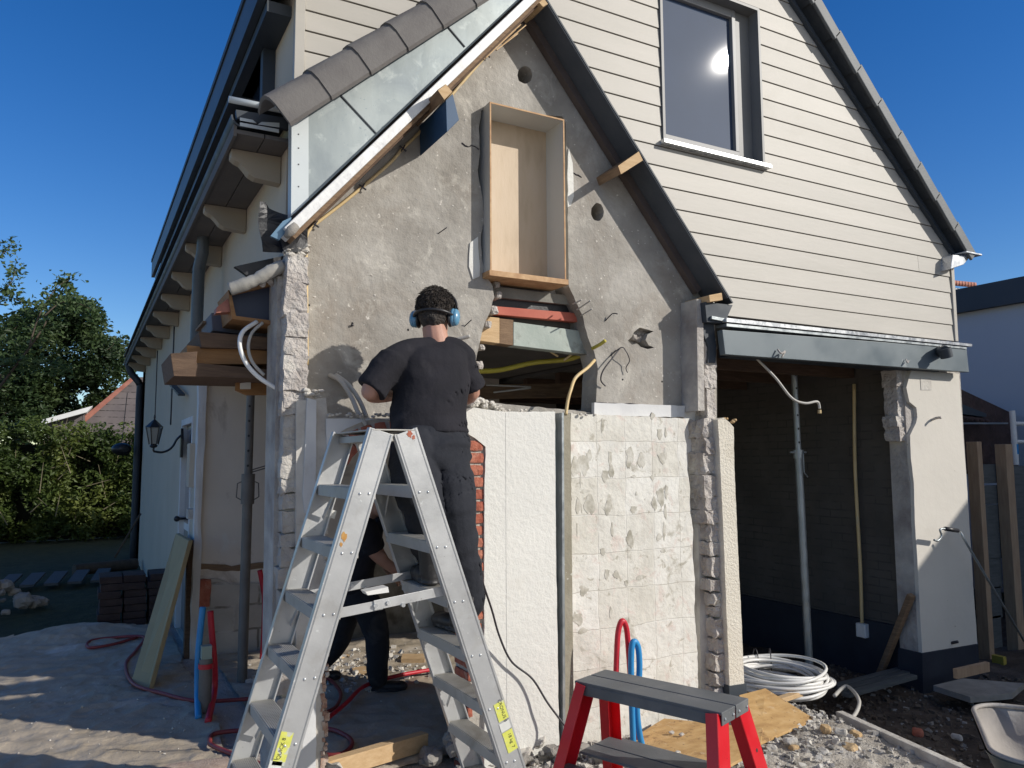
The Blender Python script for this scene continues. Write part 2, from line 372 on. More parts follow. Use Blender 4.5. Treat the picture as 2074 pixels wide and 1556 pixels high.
M['hose'] = mat('dark_red_hose', [(.20,.03,.03),(.27,.05,.05)], .5, nscale=6)
M['cream'] = mat('cream_conduit', [(.58,.42,.20),(.68,.52,.27)], .5, nscale=6, dirt=[((.5,.44,.34), .55, .75)], dscale=9)
M['greyconduit'] = mat('grey_conduit', [(.42,.40,.36),(.52,.50,.46)], .5, nscale=6, dirt=[((.33,.29,.24), .6, .8)], dscale=6)
M['whitepipe'] = mat('white_cable', [(.72,.71,.68),(.80,.79,.76)], .4, nscale=5, dirt=[((.55,.52,.46), .6, .8)], dscale=5)
M['yellow'] = mat('yellow_hose', [(.42,.36,.04),(.52,.45,.07)], .5, nscale=6)
M['cable'] = mat('black_cable', [(.03,.028,.035),(.045,.042,.05)], .5, nscale=6)
M['blackfoil'] = mat('black_membrane', [(.012,.013,.016),(.025,.026,.03)], .45, nscale=6, bump=.6, bscale=14)
M['bitumen'] = mat('grey_torn_membrane', [(.30,.29,.26),(.42,.40,.36)], .7, nscale=6, bump=.7, bscale=12)
M['glass'] = mat('dark_window_glass', [(.035,.055,.10)], .02, spec=1.0, coat=1)
M['frame'] = mat('grey_window_frame', [(.17,.17,.165),(.20,.20,.195)], .5, nscale=3)
M['framepale'] = mat('beige_window_frame', [(.22,.22,.22),(.26,.26,.26)], .5, nscale=3)
M['skin'] = mat('skin', [(.42,.22,.155),(.50,.275,.20)], .55, nscale=12, bump=.12, bscale=90)
M['skin2'] = mat('tanned_skin', [(.33,.16,.11),(.40,.205,.145)], .55, nscale=12, bump=.12, bscale=90)
M['hair'] = mat('dark_curly_hair', [(.018,.014,.012),(.075,.058,.046)], .6, nscale=60, bump=1, bscale=70, bdist=.03)
M['shirt'] = mat('black_tshirt', [(.015,.015,.019),(.024,.023,.029)], .92, nscale=6, bump=.35, bscale=9, bdist=.03, spec=.25, dirt=[((.055,.052,.058), .58, .8)], dscale=4)
M['trousers'] = mat('charcoal_work_trousers', [(.018,.020,.026),(.028,.030,.038)], .9, nscale=7, bump=.35, bscale=10, bdist=.03, spec=.25, dirt=[((.07,.068,.07), .58, .8)], dscale=4)
M['boots'] = mat('black_boot', [(.02,.02,.022),(.035,.034,.036)], .5, nscale=8, bump=.2, bscale=40, dirt=[((.16,.15,.13), .58, .75)], dscale=9)
M['muffblue'] = mat('blue_ear_cup', [(.10,.26,.40),(.13,.31,.46)], .3, nscale=4, coat=.3)
M['muffgreen'] = mat('green_ear_cup', [(.01,.25,.10),(.02,.3,.13)], .35, nscale=4)
M['blackplastic'] = mat('black_plastic', [(.015,.015,.018),(.025,.025,.028)], .4, nscale=6)
M['osb'] = mat('osb_board', [(.38,.22,.085),(.50,.31,.125),(.58,.385,.18)], .8, nscale=7, detail=9, stretch=(1,2.4,1), bump=.3, bscale=30, dirt=[((.25,.14,.06), .60, .68), ((.62,.48,.3), .6, .75)], dscale=7, speck=(.19,.10,.05), sscale=38, sthr=.67)
M['stone'] = mat('pale_rubble', [(.40,.37,.33),(.56,.53,.48),(.68,.65,.59)], .95, nscale=9, bump=.7, bscale=50, bdist=.01)
M['stonegrey'] = mat('grey_rubble', [(.22,.21,.19),(.33,.31,.28)], .95, nscale=9, bump=.7, bscale=50, bdist=.01)
M['stonetan'] = mat('tan_rubble', [(.45,.30,.15),(.58,.42,.24)], .95, nscale=9, bump=.7, bscale=50, bdist=.01)
M['barrow'] = mat('dusty_wheelbarrow_steel', [(.26,.235,.21),(.38,.35,.32)], .75, .1, nscale=4, detail=9, bump=.3, bscale=25, dirt=[((.58,.54,.48), .57, .72), ((.16,.14,.13), .62, .74)], dscale=3)
M['barrowout'] = mat('green_wheelbarrow_paint', [(.05,.075,.065),(.08,.10,.09)], .5, nscale=4, dirt=[((.2,.19,.17), .58, .75)], dscale=4)
M['plastic'] = mat('dusty_plastic_sheet', [(.34,.285,.21),(.49,.415,.32)], .7, nscale=5, detail=9, rvar=.12, bump=.5, bscale=12, bdist=.03, dirt=[((.58,.53,.46), .56, .7), ((.40,.29,.22), .62, .8)], dscale=2)
M['neighbour'] = mat('neighbour_wall', [(.50,.53,.58),(.54,.57,.61)], .9, nscale=1)
M['neighbourtrim'] = mat('neighbour_fascia', [(.045,.06,.075),(.06,.075,.09)], .7, nscale=2)
M['redtile'] = mat('red_roof_tile', [(.30,.10,.07),(.42,.18,.13)], .7, nscale=6, bump=.3, bscale=30)
M['browntile'] = mat('brown_roof_tile', [(.06,.035,.03),(.11,.065,.055)], .8, nscale=8, bump=.8, bscale=16, bdist=.04)
M['shedwood'] = mat('shed_boards', [(.13,.11,.115),(.18,.155,.155)], .85, nscale=3, brick=('x', 50, .16, .012, (.03,.025,.025), (.9,.9,.9), 0))
M['whiteroof'] = mat('white_roof_edge', [(.75,.75,.74)], .6)
M['bark'] = mat('bark', [(.05,.038,.028),(.09,.07,.05)], .95, nscale=14, bump=.8, bscale=30)
def leafmat(name, c1, c2, c3, trans=.35):
    m = mat(name, [c1, c2, c3], .55, nscale=1.3, detail=3)
    t = m.node_tree; b = t.nodes['Principled BSDF']; out = t.nodes['Material Output']
    tr = t.nodes.new('ShaderNodeBsdfTranslucent'); mx = t.nodes.new('ShaderNodeMixShader'); mx.inputs[0].default_value = trans
    src = b.inputs['Base Color'].links[0].from_socket; t.links.new(src, tr.inputs[0])
    t.links.new(b.outputs[0], mx.inputs[1]); t.links.new(tr.outputs[0], mx.inputs[2]); t.links.new(mx.outputs[0], out.inputs[0])
    return m
M['leafdark'] = leafmat('dark_foliage', (.022,.045,.016), (.045,.08,.026), (.085,.125,.04))
M['leafmid'] = leafmat('hedge_foliage', (.04,.07,.014), (.085,.125,.026), (.17,.195,.04))
M['leafbranch'] = leafmat('branch_foliage', (.035,.065,.022), (.07,.12,.04), (.13,.19,.07))
# ---------------- ground ----------------
def gh(x, y):
    n = noise.noise(Vector((x*1.3, y*1.3, 0)))
    edge = 4.02 + .06*noise.noise(Vector((y*1.1, 3, 0)))
    t = max(0, min(1, (x-edge)/.22)); t = t*t*(3-2*t)
    far = max(0, min(1, (12-y)/2))
    d = 0
    if t > 0: d = t*(-.13 + .05*n + .022*noise.noise(Vector((x*6, y*6, 1))) + .012*noise.noise(Vector((x*17, y*17, 2))))
    b = .006*noise.noise(Vector((x*5, y*5, 4)))
    g = 0
    if y > 8.7 and x < .9:
        g = -.02 + .03*noise.noise(Vector((x*3, y*3, 5)))
    return d + b + g
def make_ground():
    n = 300; mb = MB(); c0 = (2.0, 4.5)
    def w(u, k): return math.copysign((math.exp(abs(u)*k)-1)/(math.exp(k)-1), u)
    xs = [c0[0]+400*w(2*i/n-1, 6.6) for i in range(n+1)]; ys = [c0[1]+400*w(2*i/n-1, 6.6) for i in range(n+1)]
    mb.v = [(x, y, gh(x, y)) for y in ys for x in xs]
    mb.f = [(j*(n+1)+i, j*(n+1)+i+1, (j+1)*(n+1)+i+1, (j+1)*(n+1)+i) for j in range(n) for i in range(n)]
    m = bpy.data.materials.new('ground_surface'); m.use_nodes = True; t = m.node_tree; N = t.nodes; L = t.links; b = N['Principled BSDF']
    b.inputs['Roughness'].default_value = .95
    tc = N.new('ShaderNodeTexCoord'); sp = N.new('ShaderNodeSeparateXYZ'); L.new(tc.outputs['Object'], sp.inputs[0])
    def nz(s, d=8):
        q = N.new('ShaderNodeTexNoise'); q.inputs['Scale'].default_value = s; q.inputs['Detail'].default_value = d; q.inputs['Roughness'].default_value = .62
        L.new(tc.outputs['Object'], q.inputs['Vector']); return q.outputs['Fac']
    def ramp(f, st):
        r = N.new('ShaderNodeValToRGB'); L.new(f, r.inputs[0]); e = r.color_ramp.elements
        while len(e) < len(st): e.new(.5)
        for el, (p, c) in zip(e, st): el.position = p; el.color = (*c, 1)
        return r.outputs[0]
    def mixc(f, a, c):
        x = N.new('ShaderNodeMix'); x.data_type = 'RGBA'; L.new(f, x.inputs[0]); L.new(a, x.inputs[6]); L.new(c, x.inputs[7]); return x.outputs[2]
    def mr(v, lo, hi):
        r = N.new('ShaderNodeMapRange'); L.new(v, r.inputs[0]); r.inputs[1].default_value = lo; r.inputs[2].default_value = hi; return r.outputs[0]
    dust = ramp(nz(2.2), [(.3, (.34,.29,.25)), (.5, (.46,.41,.36)), (.7, (.58,.53,.47))])
    dirt = ramp(nz(5), [(.3, (.045,.033,.024)), (.5, (.085,.062,.045)), (.72, (.16,.125,.095))])
    grass = ramp(nz(7), [(.3, (.012,.022,.007)), (.7, (.045,.055,.02))])
    ad = N.new('ShaderNodeMath'); ad.operation = 'MULTIPLY_ADD'; L.new(nz(4), ad.inputs[0]); ad.inputs[1].default_value = .35; L.new(sp.outputs[0], ad.inputs[2])
    c = mixc(mr(ad.outputs[0], 4.16, 4.30), dust, dirt)
    ay = N.new('ShaderNodeMath'); ay.operation = 'MULTIPLY_ADD'; L.new(nz(1.5), ay.inputs[0]); ay.inputs[1].default_value = 1.6; L.new(sp.outputs[1], ay.inputs[2])
    c = mixc(mr(ay.outputs[0], 9.3, 9.9), c, grass)
    L.new(c, b.inputs['Base Color'])
    bp = N.new('ShaderNodeBump'); bp.inputs['Strength'].default_value = .9; bp.inputs['Distance'].default_value = .03; L.new(nz(26, 10), bp.inputs['Height']); L.new(bp.outputs[0], b.inputs['Normal'])
    o = mb.build('ground', m, smooth=True); o['kind'] = 'structure'; o['label'] = 'dusty paved yard turning to dark soil on the right and grass far left'
make_ground()

# ---------------- the house ----------------
house = thing('house', 'house with cream clad gable and partly demolished lower front', 'house', (.86, 3.86, 0))
YF = 3.86
def clip(poly, a, b, c):           # keep a*x+b*z<=c
    out = []
    for i in range(len(poly)):
        p, q = poly[i], poly[(i+1) % len(poly)]; dp = a*p[0]+b*p[1]-c; dq = a*q[0]+b*q[1]-c
        if dp <= 0: out.append(p)
        if dp*dq < 0:
            t = dp/(dp-dq); out.append((p[0]+(q[0]-p[0])*t, p[1]+(q[1]-p[1])*t))
    return out
RS = .96                           # slope of the big roof
def boards(name, x0, x1, z0, zt, pitch, hole=None, cuts=()):
    mb = MB(); z = z0
    while z < zt:
        za, zb = z+.0026, z+pitch-.0026
        rj = random.Random(int(z*1000)); xj = rj.uniform(x0+.4, x1-.3); parts = [(x0, xj-.0008, za, zb), (xj+.0008, x1, za, zb)] if rj.random() < .08 else [(x0, x1, za, zb)]
        if hole:
            hx0, hx1, hz0, hz1 = hole; new = []
            for a in parts:
                if zb <= hz0 or za >= hz1: new.append(a)
                else:
                    u0, u1 = a[0], a[1]
                    if u0 < hx0: new.append((u0, min(u1, hx0), za, zb))
                    if u1 > hx1: new.append((max(u0, hx1), u1, za, zb))
                    m0, m1 = max(u0, hx0), min(u1, hx1)
                    if m0 < m1 and za < hz0: new.append((m0, m1, za, hz0))
                    if m0 < m1 and zb > hz1: new.append((m0, m1, hz1, zb))
            parts = new
        for a0, a1, c0, c1 in parts:
            p = clip([(a0, c0), (a1, c0), (a1, c1), (a0, c1)], RS, 1, 3.288+RS*6.294-.02)
            for cu in cuts: p = clip(p, *cu) if len(p) > 2 else p
            if len(p) < 3: continue
            zr = lambda q: YF - .010 + .007*(q[1]-za)/pitch     # each board leans a little
            fr = [(q[0], zr(q), q[1]) for q in p]
            mb.prism(fr, (0, .02, 0))
        z += pitch
    return mb.build(name, M['siding'], house, bevel=.0015)
WX0, WX1, WZ0, WZ1 = 3.243, 4.16, 3.672, 4.83
boards('cladding', 2.05, 6.272, 2.684-.1346, 6.2, .1346, (WX0-.005, WX1+.005, WZ0, WZ1), [(-1.2, -1, -(7.013-.012))])
boards('cladding', .915, 2.215, 3.354, 4.6, .11, None, [(1.157, -1, -1.80)])
mb = MB(); mb.prism([(.86, YF+.012, 2.56), (6.28, YF+.012, 2.56), (6.28, YF+.012, 3.27), (4.0, YF+.012, 5.46), (1.8, YF+.012, 5.4), (.87, YF+.012, 4.2)], (0, .1, 0))
# upper floor body, with the window recess cut by building round it
def upper():
    Y0, Y1 = YF+.03, YF+.20; out = [(.87,2.80),(2.215,4.345),(3.69,2.56),(6.26,2.56),(6.26,3.26),(4.0,5.44),(1.8,5.4),(.87,4.15)]
    slab('gable_wall', out, [[(WX0,WZ0),(WX1,WZ0),(WX1,WZ1),(WX0,WZ1)]], YF+.014, .15, mat('cladding_backing', [(.20,.16,.15)], .9), house, px=False)
upper()
mb = MB()                          # corner trims
mb.box((.862, YF-.022, 3.25), (.912, YF+.012, 4.7)); mb.build('corner_trim', M['siding'], house, bevel=.002)
mb = MB(); mb.box((6.275, YF-.02, 2.55), (6.315, YF+.02, 3.30)); mb.build('corner_trim', M['siding'], house, bevel=.002)
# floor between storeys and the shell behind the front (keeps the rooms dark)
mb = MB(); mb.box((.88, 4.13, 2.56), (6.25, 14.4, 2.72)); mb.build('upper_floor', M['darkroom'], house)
mb = MB()
mb.prism([(6.34, 3.92, 3.30-.06), (3.6, 3.92, 5.93-.06), (3.6, 3.92, 5.93), (6.40, 3.92, 3.24)], (0, 5.0, 0))
mb.prism([(3.6, 3.92, 5.87), (.9, 3.92, 4.6), (.9, 3.92, 4.66), (3.6, 3.92, 5.93)], (0, 5.0, 0))
mb.build('roof', M['vergetile'], house)
# verge tiles along the right roof slope
t0 = Vector((6.44, 3.80, 3.29)); dv = Vector((-1, 0, RS)).normalized()
for k in range(12):
    c = t0 + dv*(.31*k+.15); mb = MB()
    nrm = Vector((RS, 0, 1)).normalized(); ti = dv + nrm*.05
    mb.obox(c + Vector((0,.085,0)) + nrm*.012, ti*.165, (0, .14, 0), nrm*.014)
    mb.obox(c + Vector((0,-.058,0)) - nrm*.030, ti*.165, (0, .012, 0), nrm*.046)
    mb.build('verge_tile', M['vergetile'], house, bevel=.006)
mb = MB(); mb.beam(t0+Vector((-.09,.045,-.055)), t0+Vector((-.12,.05,-.07))+dv*3.6, .03, .05, (0,1,0)); mb.build('barge_board', M['darkmetal'], house)
mb = MB()                          # little gutter end at the right eave
a = PY(1921, 522, 3.86)
mb.prism([PY(1930,516,3.76), PY(1966,520,3.76), PY(1952,536,3.76), PY(1926,545,3.76)], (0, 1.5, 0))
mb.box((6.3, 3.72, 3.27), (6.52, 5.3, 3.285)); mb.build('gutter', M['brightsteel'], house, bevel=.004)
# window in the gable
win = MB()
fw = .05; yw = YF+.06
win.box((WX0, YF-.02, WZ0-.02), (WX0+.02, YF+.14, WZ1)); win.box((WX1-.02, YF-.02, WZ0), (WX1, YF+.14, WZ1)); win.box((WX0+.02, YF-.02, WZ1-.02), (WX1-.02, YF+.14, WZ1))
win = win.build('window', M['frame'], house)
mb = MB(); xm = 4.00; xr = WX1-.03
for a, b in (((WX0+.02, WZ0), (WX0+.06, WZ1-.02)), ((xm-.035, WZ0+.085), (xm, WZ1-.02)), ((WX0+.06, WZ0), (xm, WZ0+.085)), ((WX0+.06, WZ1-.08), (xm-.035, WZ1-.02))):
    mb.box((a[0], yw, a[1]), (b[0], yw+.05, b[1]))
mb.build('frame', M['framepale'], win, bevel=.003)
mb = MB(); mb.box((xm, yw+.012, WZ0), (WX1-.02, yw+.06, WZ1-.02)); mb.build('side_panel', M['frame'], win, bevel=.002)
mb = MB(); mb.box((WX0+.058, yw+.028, WZ0+.05), (xm-.035, yw+.034, WZ1-.08)); mb.build('pane', M['glass'], win)
mb = MB(); mb.prism([(WX0-.02, YF-.055, WZ0-.035), (WX1+.03, YF-.055, WZ0-.035), (WX1+.03, YF-.05, WZ0-.008), (WX0-.02, YF-.05, WZ0-.008)], (0, .12, 0)); mb.build('sill', M['brightsteel'], win)
# zinc infill above the lower gable
zc = [(590,440),(590,205),(625,180),(690,145),(760,98),(830,50),(905,-6),(1062,-12),(1040,20)]
slab('zinc_sheet', [(597,433),(620,190),(700,140),(790,80),(905,-10),(1062,-10)], [], 3.762, .05, M['zinc'], house)
mb = MB(); mb.prism([PY(589.5,438,3.756), PY(591,200,3.756), PY(625,178,3.756), PY(625,405,3.756)], (0, .07, 0)); mb.build('corner_flashing', M['zinctrim'], house)
mb = MB()
for y in (240,272,300,333,378): p = PY(605, y, 3.755); mb.ell(p, (.004,.003,.004), n=8, m=6)
explode(mb.build('screw', M['frame'], house))
mb = MB()                          # seams in the zinc
for a, b in (((660,160),(762,270)), ((877,18),(942,95))):
    mb.beam(PY(*a, 3.758), PY(*b, 3.758), .006, .004, (0,1,0))
explode(mb.build('zinc_seam', M['darkmetal'], house))
# row of rounded verge tiles above the zinc
ta, tb = PY(545, 212, 3.66), PY(905, -8, 3.66)
d = (tb-ta).normalized(); L0 = .262; nn = Vector((-d.z, 0, d.x))
k = 0; p = ta - d*.0
while p.x < tb.x+.25:
    mb = MB(); rings = []
    pts = []
    for j in range(9):             # a rounded cap: flat flank facing out, curling over the top
        a = radians(-100 + j*26)
        pts.append((cos(a)*.055, sin(a)*.062))
    prof = [(-.085,-.115),(-.088,-.02),(-.075,.02),(-.045,.045),(0,.052),(.06,.045),(.12,.035)]
    inn = [(y+.014, z-.014) for y, z in prof]
    ring = prof + inn[::-1]
    def section(c, s): return [c + Vector((0, y*s+.03, 0)) + nn*(z*s) for y, z in ring]
    A = section(p - nn*.004, 1.06); B = section(p + d*(L0+.03) + nn*-.012, .97)
    n_ = len(ring); mb.add(A+B, [(i, (i+1) % n_, n_+(i+1) % n_, n_+i) for i in range(n_)] + [(i, i+1, n_-2-i, n_-1-i) for i in range(len(prof)-1)] + [(n_+i, n_+n_-1-i, n_+n_-2-i, n_+i+1) for i in range(len(prof)-1)])
    mb.build('ridge_tile', M['rooftile'], house, smooth='auto')
    p = p + d*L0; k += 1

# ---- the sawn-off lower gable roof ----
YE = 3.70
eL = lambda X, Y: 1.6+.0457*Y+1.157*X
eR = lambda X, Y=3.70: 7.013-1.2*X
lr = bpy.data.objects.new('lower_roof', None); col.objects.link(lr); attach(lr, house)
nR = Vector((1.2, 0, 1)).normalized()
def strip(name, x0, x1, Y0, Y1, zf, n, t0_, t1_, m, bevel=0):
    mb = MB(); a = Vector((x0, Y0, zf(x0))); b = Vector((x1, Y0, zf(x1)))
    mb.prism([a-n*t0_, b-n*t0_, b-n*t1_, a-n*t1_], (0, Y1-Y0, 0)); return mb.build(name, m, house, bevel=bevel)
XR1 = 3.672; XA = 2.215
strip('roof_edge', XA, XR1, 3.70, 3.84, eR, nR, 0, .010, M['darkmetal'])
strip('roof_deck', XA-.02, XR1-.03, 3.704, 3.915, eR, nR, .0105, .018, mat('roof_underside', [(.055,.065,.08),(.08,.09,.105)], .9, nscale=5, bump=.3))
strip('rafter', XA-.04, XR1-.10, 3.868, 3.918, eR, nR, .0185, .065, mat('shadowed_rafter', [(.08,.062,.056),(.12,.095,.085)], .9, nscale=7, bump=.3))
nL = Vector((-1.157, 0, 1)).normalized()
eLf = lambda X: eL(X, 3.66)
strip('lead_edge', .795, XA, 3.66, 3.80, eLf, nL, -.004, .046, M['lead'], bevel=.004)
strip('batten', .80, XA-.02, 3.685, 3.90, eLf, nL, .047, .066, M['wood'])
strip('roof_underlay', .9, XA-.02, 3.72, 3.915, eLf, nL, .0665, .076, M['wooddark'])
# slivers of broken timber at the top
mb = MB()
for k in range(9):
    a = PY(1022+random.uniform(-18,18), 72+random.uniform(-12,22)+8, 3.70+random.uniform(0,.08)); dd = Vector((1, 0, 1.157)).normalized()*random.uniform(.1,.2)
    mb.beam(a-dd, a+dd+Vector((0,0,random.uniform(-.03,.03))), .006, .012, (0,1,0))
explode(mb.build('splintered_lath', M['woodlight'], house))
# curled lead end
mb = MB(); c = PY(588, 468, 3.67); dd = Vector((1,0,1.157)).normalized()
mb.tube([c-dd*.03+Vector((0,0,-.01)), c+dd*.0, c+dd*.04], [.012,.026,.022], 10); mb.build('lead_roll', M['stonegrey'], house, smooth=True)
mb = MB(); mb.prism([PY(548,478,3.69), PY(573,448,3.69), PY(590,440,3.69), PY(590,458,3.69), PY(566,486,3.69)], (0,.02,0)); mb.build('flashing_tongue', mat('light_blue_flashing', [(.12,.22,.32)], .4, .3), house)
# purlin stubs
mb = MB(); mb.prism([PY(886,182,3.54), PY(903,170,3.54), PY(917,186,3.54), PY(900,203,3.54)], (0, .37, 0)); mb.build('purlin', M['wood'], house, bevel=.003)
mb = MB(); mb.prism([PY(887,183,3.537), PY(903,171,3.537), PY(916,186,3.537), PY(900,202,3.537)], (0, .002, 0)); mb.build('purlin_end', M['woodlight'], house)
mb = MB(); mb.prism([PY(903,203,3.55), PY(917,190,3.55), PY(930,243,3.55), PY(905,268,3.55)], (0, .36, 0)); mb.build('painted_board', mat('blue_painted_board', [(.018,.060,.13),(.028,.085,.17)], .55, nscale=6, dirt=[((.05,.12,.2), .58, .75)]), house, bevel=.002)
mb = MB(); mb.prism([PY(1252,336,3.69), PY(1294,307,3.69), PY(1302,325,3.69), PY(1258,353,3.69)], (0, .24, 0)); mb.build('purlin', M['wood'], house, bevel=.003)
mb = MB(); mb.prism([PY(1252,336,3.687), PY(1294,307,3.687), PY(1302,325,3.687), PY(1258,353,3.687)], (0, .002, 0)); mb.build('purlin_end', M['woodlight'], house)
mb = MB(); mb.prism([PY(1436,598,3.69), PY(1462,593,3.69), PY(1464,608,3.69), PY(1438,612,3.69)], (0, .26, 0)); mb.build('purlin', M['woodlight'], house, bevel=.003)
mb = MB(); mb.prism([PY(1086,-2,3.69), PY(1102,-2,3.69), PY(1110,8,3.69), PY(1100,14,3.69)], (0, .2, 0)); mb.build('ridge_beam', M['woodlight'], house)
# eave end on the right
mb = MB(); mb.prism([PY(1428,612,3.72), PY(1484,618,3.72), PY(1474,640,3.72), PY(1470,655,3.72), PY(1432,652,3.72)], (0,.12,0)); mb.build('eave_board', M['darkmetal'], house)
mb = MB(); mb.prism([PY(1442,640,3.70), PY(1468,645,3.70), PY(1468,651,3.70), PY(1442,646,3.70)], (0,.1,0)); mb.build('metal_clip', M['steelprop'], house)

# ---- grey rendered gable wall with its holes ----
GY = 3.92
outer = [(1090,-30),(1490,640),(1452,640),(1452,850),(560,850),(575,515),(600,440)]
rough_open = [(975,222),(970,262),(972,310),(967,345),(977,400),(981,440),(974,480),(976,522),(985,560),(998,580),(1001,602),(992,632),(980,660),(968,706),(962,742),(957,780),(955,812),(1206,836),(1208,792),(1211,745),(1203,712),(1190,682),(1180,640),(1166,610),(1152,580),(1150,420),(1146,250),(1140,236)]
brk = [(1272,690),(1280,682),(1284,672),(1296,664),(1312,668),(1324,672),(1312,678),(1308,690),(1314,700),(1326,704),(1312,707),(1298,703),(1290,696),(1280,698)]
gw = slab('gable_render', outer, [rough_open, circ(1063,152,15,18,seed=1), circ(1210,430,13,18,seed=3), brk], GY, .16, M['grey'], house, jagged=.0, hjag=.004, step=.03)
slab('inner_leaf', outer, [[(935,582),(1235,625),(1235,832),(935,826)]], GY+.161, .10, M['block_low'], house)
# plaster skin that has lost patches: slightly proud islands
for i, (poly) in enumerate([[(951,492),(968,480),(972,560),(958,566),(950,540)], [(1156,418),(1163,400),(1160,330),(1152,300),(1150,420)]]):
    slab('plaster_patch', poly, [], GY-.008, .01, M['stucco'], house, jagged=.006)
# dark recess lip left of the box
# window box (plywood lined) set into the wall
bxo = [(992,207),(1143,241),(1147,578),(992,550)]
YB = 3.84
q = [PY(x, y, YB) for x, y in bxo]; th = .009
X0, X1 = q[0].x, q[2].x; ZT0, ZT1 = q[0].z, q[1].z; ZB0, ZB1 = q[3].z, q[2].z
ZT = (ZT0+ZT1)/2; ZB = (ZB0+ZB1)/2
dep = .20
wb = bpy.data.objects.new('niche_box', None); col.objects.link(wb); wb.location = (X0, YB, ZB); attach(wb, house)
mb = MB(); mb.box((X0, YB+.003, ZB+.02), (X0+th, YB+dep, ZT)); mb.box((X1-th, YB+.003, ZB+.02), (X1, YB+dep, ZT)); mb.box((X0+th, YB+.003, ZT-th), (X1-th, YB+dep, ZT))
mb.build('side_board', M['greywhite'], wb)
mb = MB(); mb.box((X0, YB, ZB+.02), (X0+th, YB+.003, ZT)); mb.box((X1-th, YB, ZB+.02), (X1, YB+.003, ZT)); mb.box((X0+th, YB, ZT-th), (X1-th, YB+.003, ZT))
mb.build('front_edge', M['plyedge'], wb)
mb = MB(); mb.box((X0-.01, YB-.01, ZB-.012), (X1+.01, YB+dep, ZB+.02)); mb.build('bottom_board', M['plyedge'], wb, bevel=.002)
mb = MB(); mb.box((X0+.003, YB+dep, ZB+.02), (X1-.003, YB+dep+.012, ZT-.004)); mb.build('back_panel', M['ply'], wb)
# lintel zone in the opening
def px_box(name, pts, Y, dep_, m, parent=house, bevel=0):
    mb = MB(); mb.prism([PY(x, y, Y) for x, y in pts], (0, dep_, 0)); return mb.build(name, m, parent, bevel=bevel)
px_box('packing_board', [(985,578),(1160,600),(1160,618),(985,600)], 4.0, .06, mat('grey_packing', [(.20,.19,.17),(.27,.26,.23)], .9, nscale=8, bump=.4))
px_box('bitumen_layer', [(985,600),(1170,618),(1170,640),(985,620)], 4.03, .05, M['blackfoil'])
px_box('red_batten', [(990,619),(1200,637),(1200,655),(990,636)], 3.99, .05, M['redpaint'], bevel=.003)
px_box('lintel_timber', [(975,640),(1012,644),(1012,696),(968,690)], 4.0, .08, M['woodlight'], bevel=.003)
px_box('lintel_timber', [(1012,645),(1040,648),(1040,700),(1012,696)], 4.003, .08, M['wood'], bevel=.003)
px_box('lintel_board', [(1040,652),(1220,676),(1220,722),(1040,700)], 4.0, .08, M['greypanel'], bevel=.003)
px_box('side_post', [(1186,700),(1194,700),(1196,850),(1190,850)], 4.08, .03, M['corbel'])
# broken edge stones round the opening
mb = MB()
edge = [(975,240),(970,300),(975,360),(980,430),(975,500),(985,560)]
for i in range(len(rough_open)):
    x, y = rough_open[i]
    if y > 560 and not (955 < x < 1206 and y > 800):
        c = PY(x, y, GY+.09); s_ = random.uniform(.012,.024); mb.rock(c-Vector((s_,.07,s_)), c+Vector((s_,.05,s_)), .007, .012, 30, i)
explode(mb.build('broken_edge', M['block'], house))
# ledge of rubble at the foot of the opening and along the ledge
mb = MB()
for k in range(46):
    x = random.uniform(945, 1022); y = 812+ (x-945)*.22 + random.uniform(-8,8); s_ = random.uniform(.008,.022)
    c = PY(x, y, 3.80+random.uniform(-.03,.08)); mb.rock(c-Vector((s_,s_,s_*.7)), c+Vector((s_,s_,s_*.7)), s_*.35, s_*.8, 40, k)
for k in range(40):
    x = random.uniform(665, 800); s_ = random.uniform(.004,.012)
    c = PY(x, 842+random.uniform(-4,3), 3.75+random.uniform(-.02,.03)); mb.rock(c-Vector((s_,s_,s_*.7)), c+Vector((s_,s_,s_*.7)), s_*.35, s_*.8, 40, k)
for k in range(26):
    x = random.uniform(1000, 1210); s_ = random.uniform(.004,.011)
    c = PY(x, 828+(x-1000)*.06+random.uniform(-2,3), 3.78+random.uniform(-.02,.06)); mb.rock(c-Vector((s_,s_,s_*.7)), c+Vector((s_,s_,s_*.7)), s_*.35, s_*.8, 40, k)
rb = mb.build('rubble_ledge', M['stone'], house); rb['kind'] = 'stuff'

# ---- wall stub: left jamb, arch, stucco pier ----
SY = 3.75
arch_open = [(657,1700),(657,1300),(660,1100),(661,940),(672,918),(700,893),(745,876),(800,868),(860,871),(905,884),(951,912),(951,1300),(950,1700)]
slab('lower_wall', [(600,812),(660,806),(664,846),(952,850),(952,832),(1023,840),(1023,1700),(600,1700)], [arch_open], SY, .17, M['patchplaster'], house, jagged=0, hjag=.003)
slab('stucco_pier', [(942,836),(960,826),(1023,834),(1124,834),(1126,1100),(1136,1700),(981,1700),(981,1000),(984,905),(962,888),(950,880),(943,860)], [], SY-.022, .10, M['stucco'], house, jagged=.003, step=.04)
0 and slab('stucco_pier', [(942,834),(985,838),(984,905),(962,888),(950,880),(943,860)], [], SY-.020, .06, M['stucco'], house, jagged=.004, step=.03)
slab('stucco_band', [(1024,836),(1124,836),(1126,1100),(1134,1700),(1028,1700)], [], SY-.0235, .02, M['stucco'], house, jagged=.0015, step=.05)
slab('white_painted_strip', [(622,806),(641,812),(640,1035),(634,1045),(618,1040),(614,1000)], [], SY-.012, .03, M['whitestrip'], house, jagged=.003)
slab('white_band', [(660,848),(952,852),(952,872),(900,862),(800,846),(740,852),(700,868),(668,890),(662,910)], [], SY-.010, .02, M['whitestrip'], house, jagged=.003)
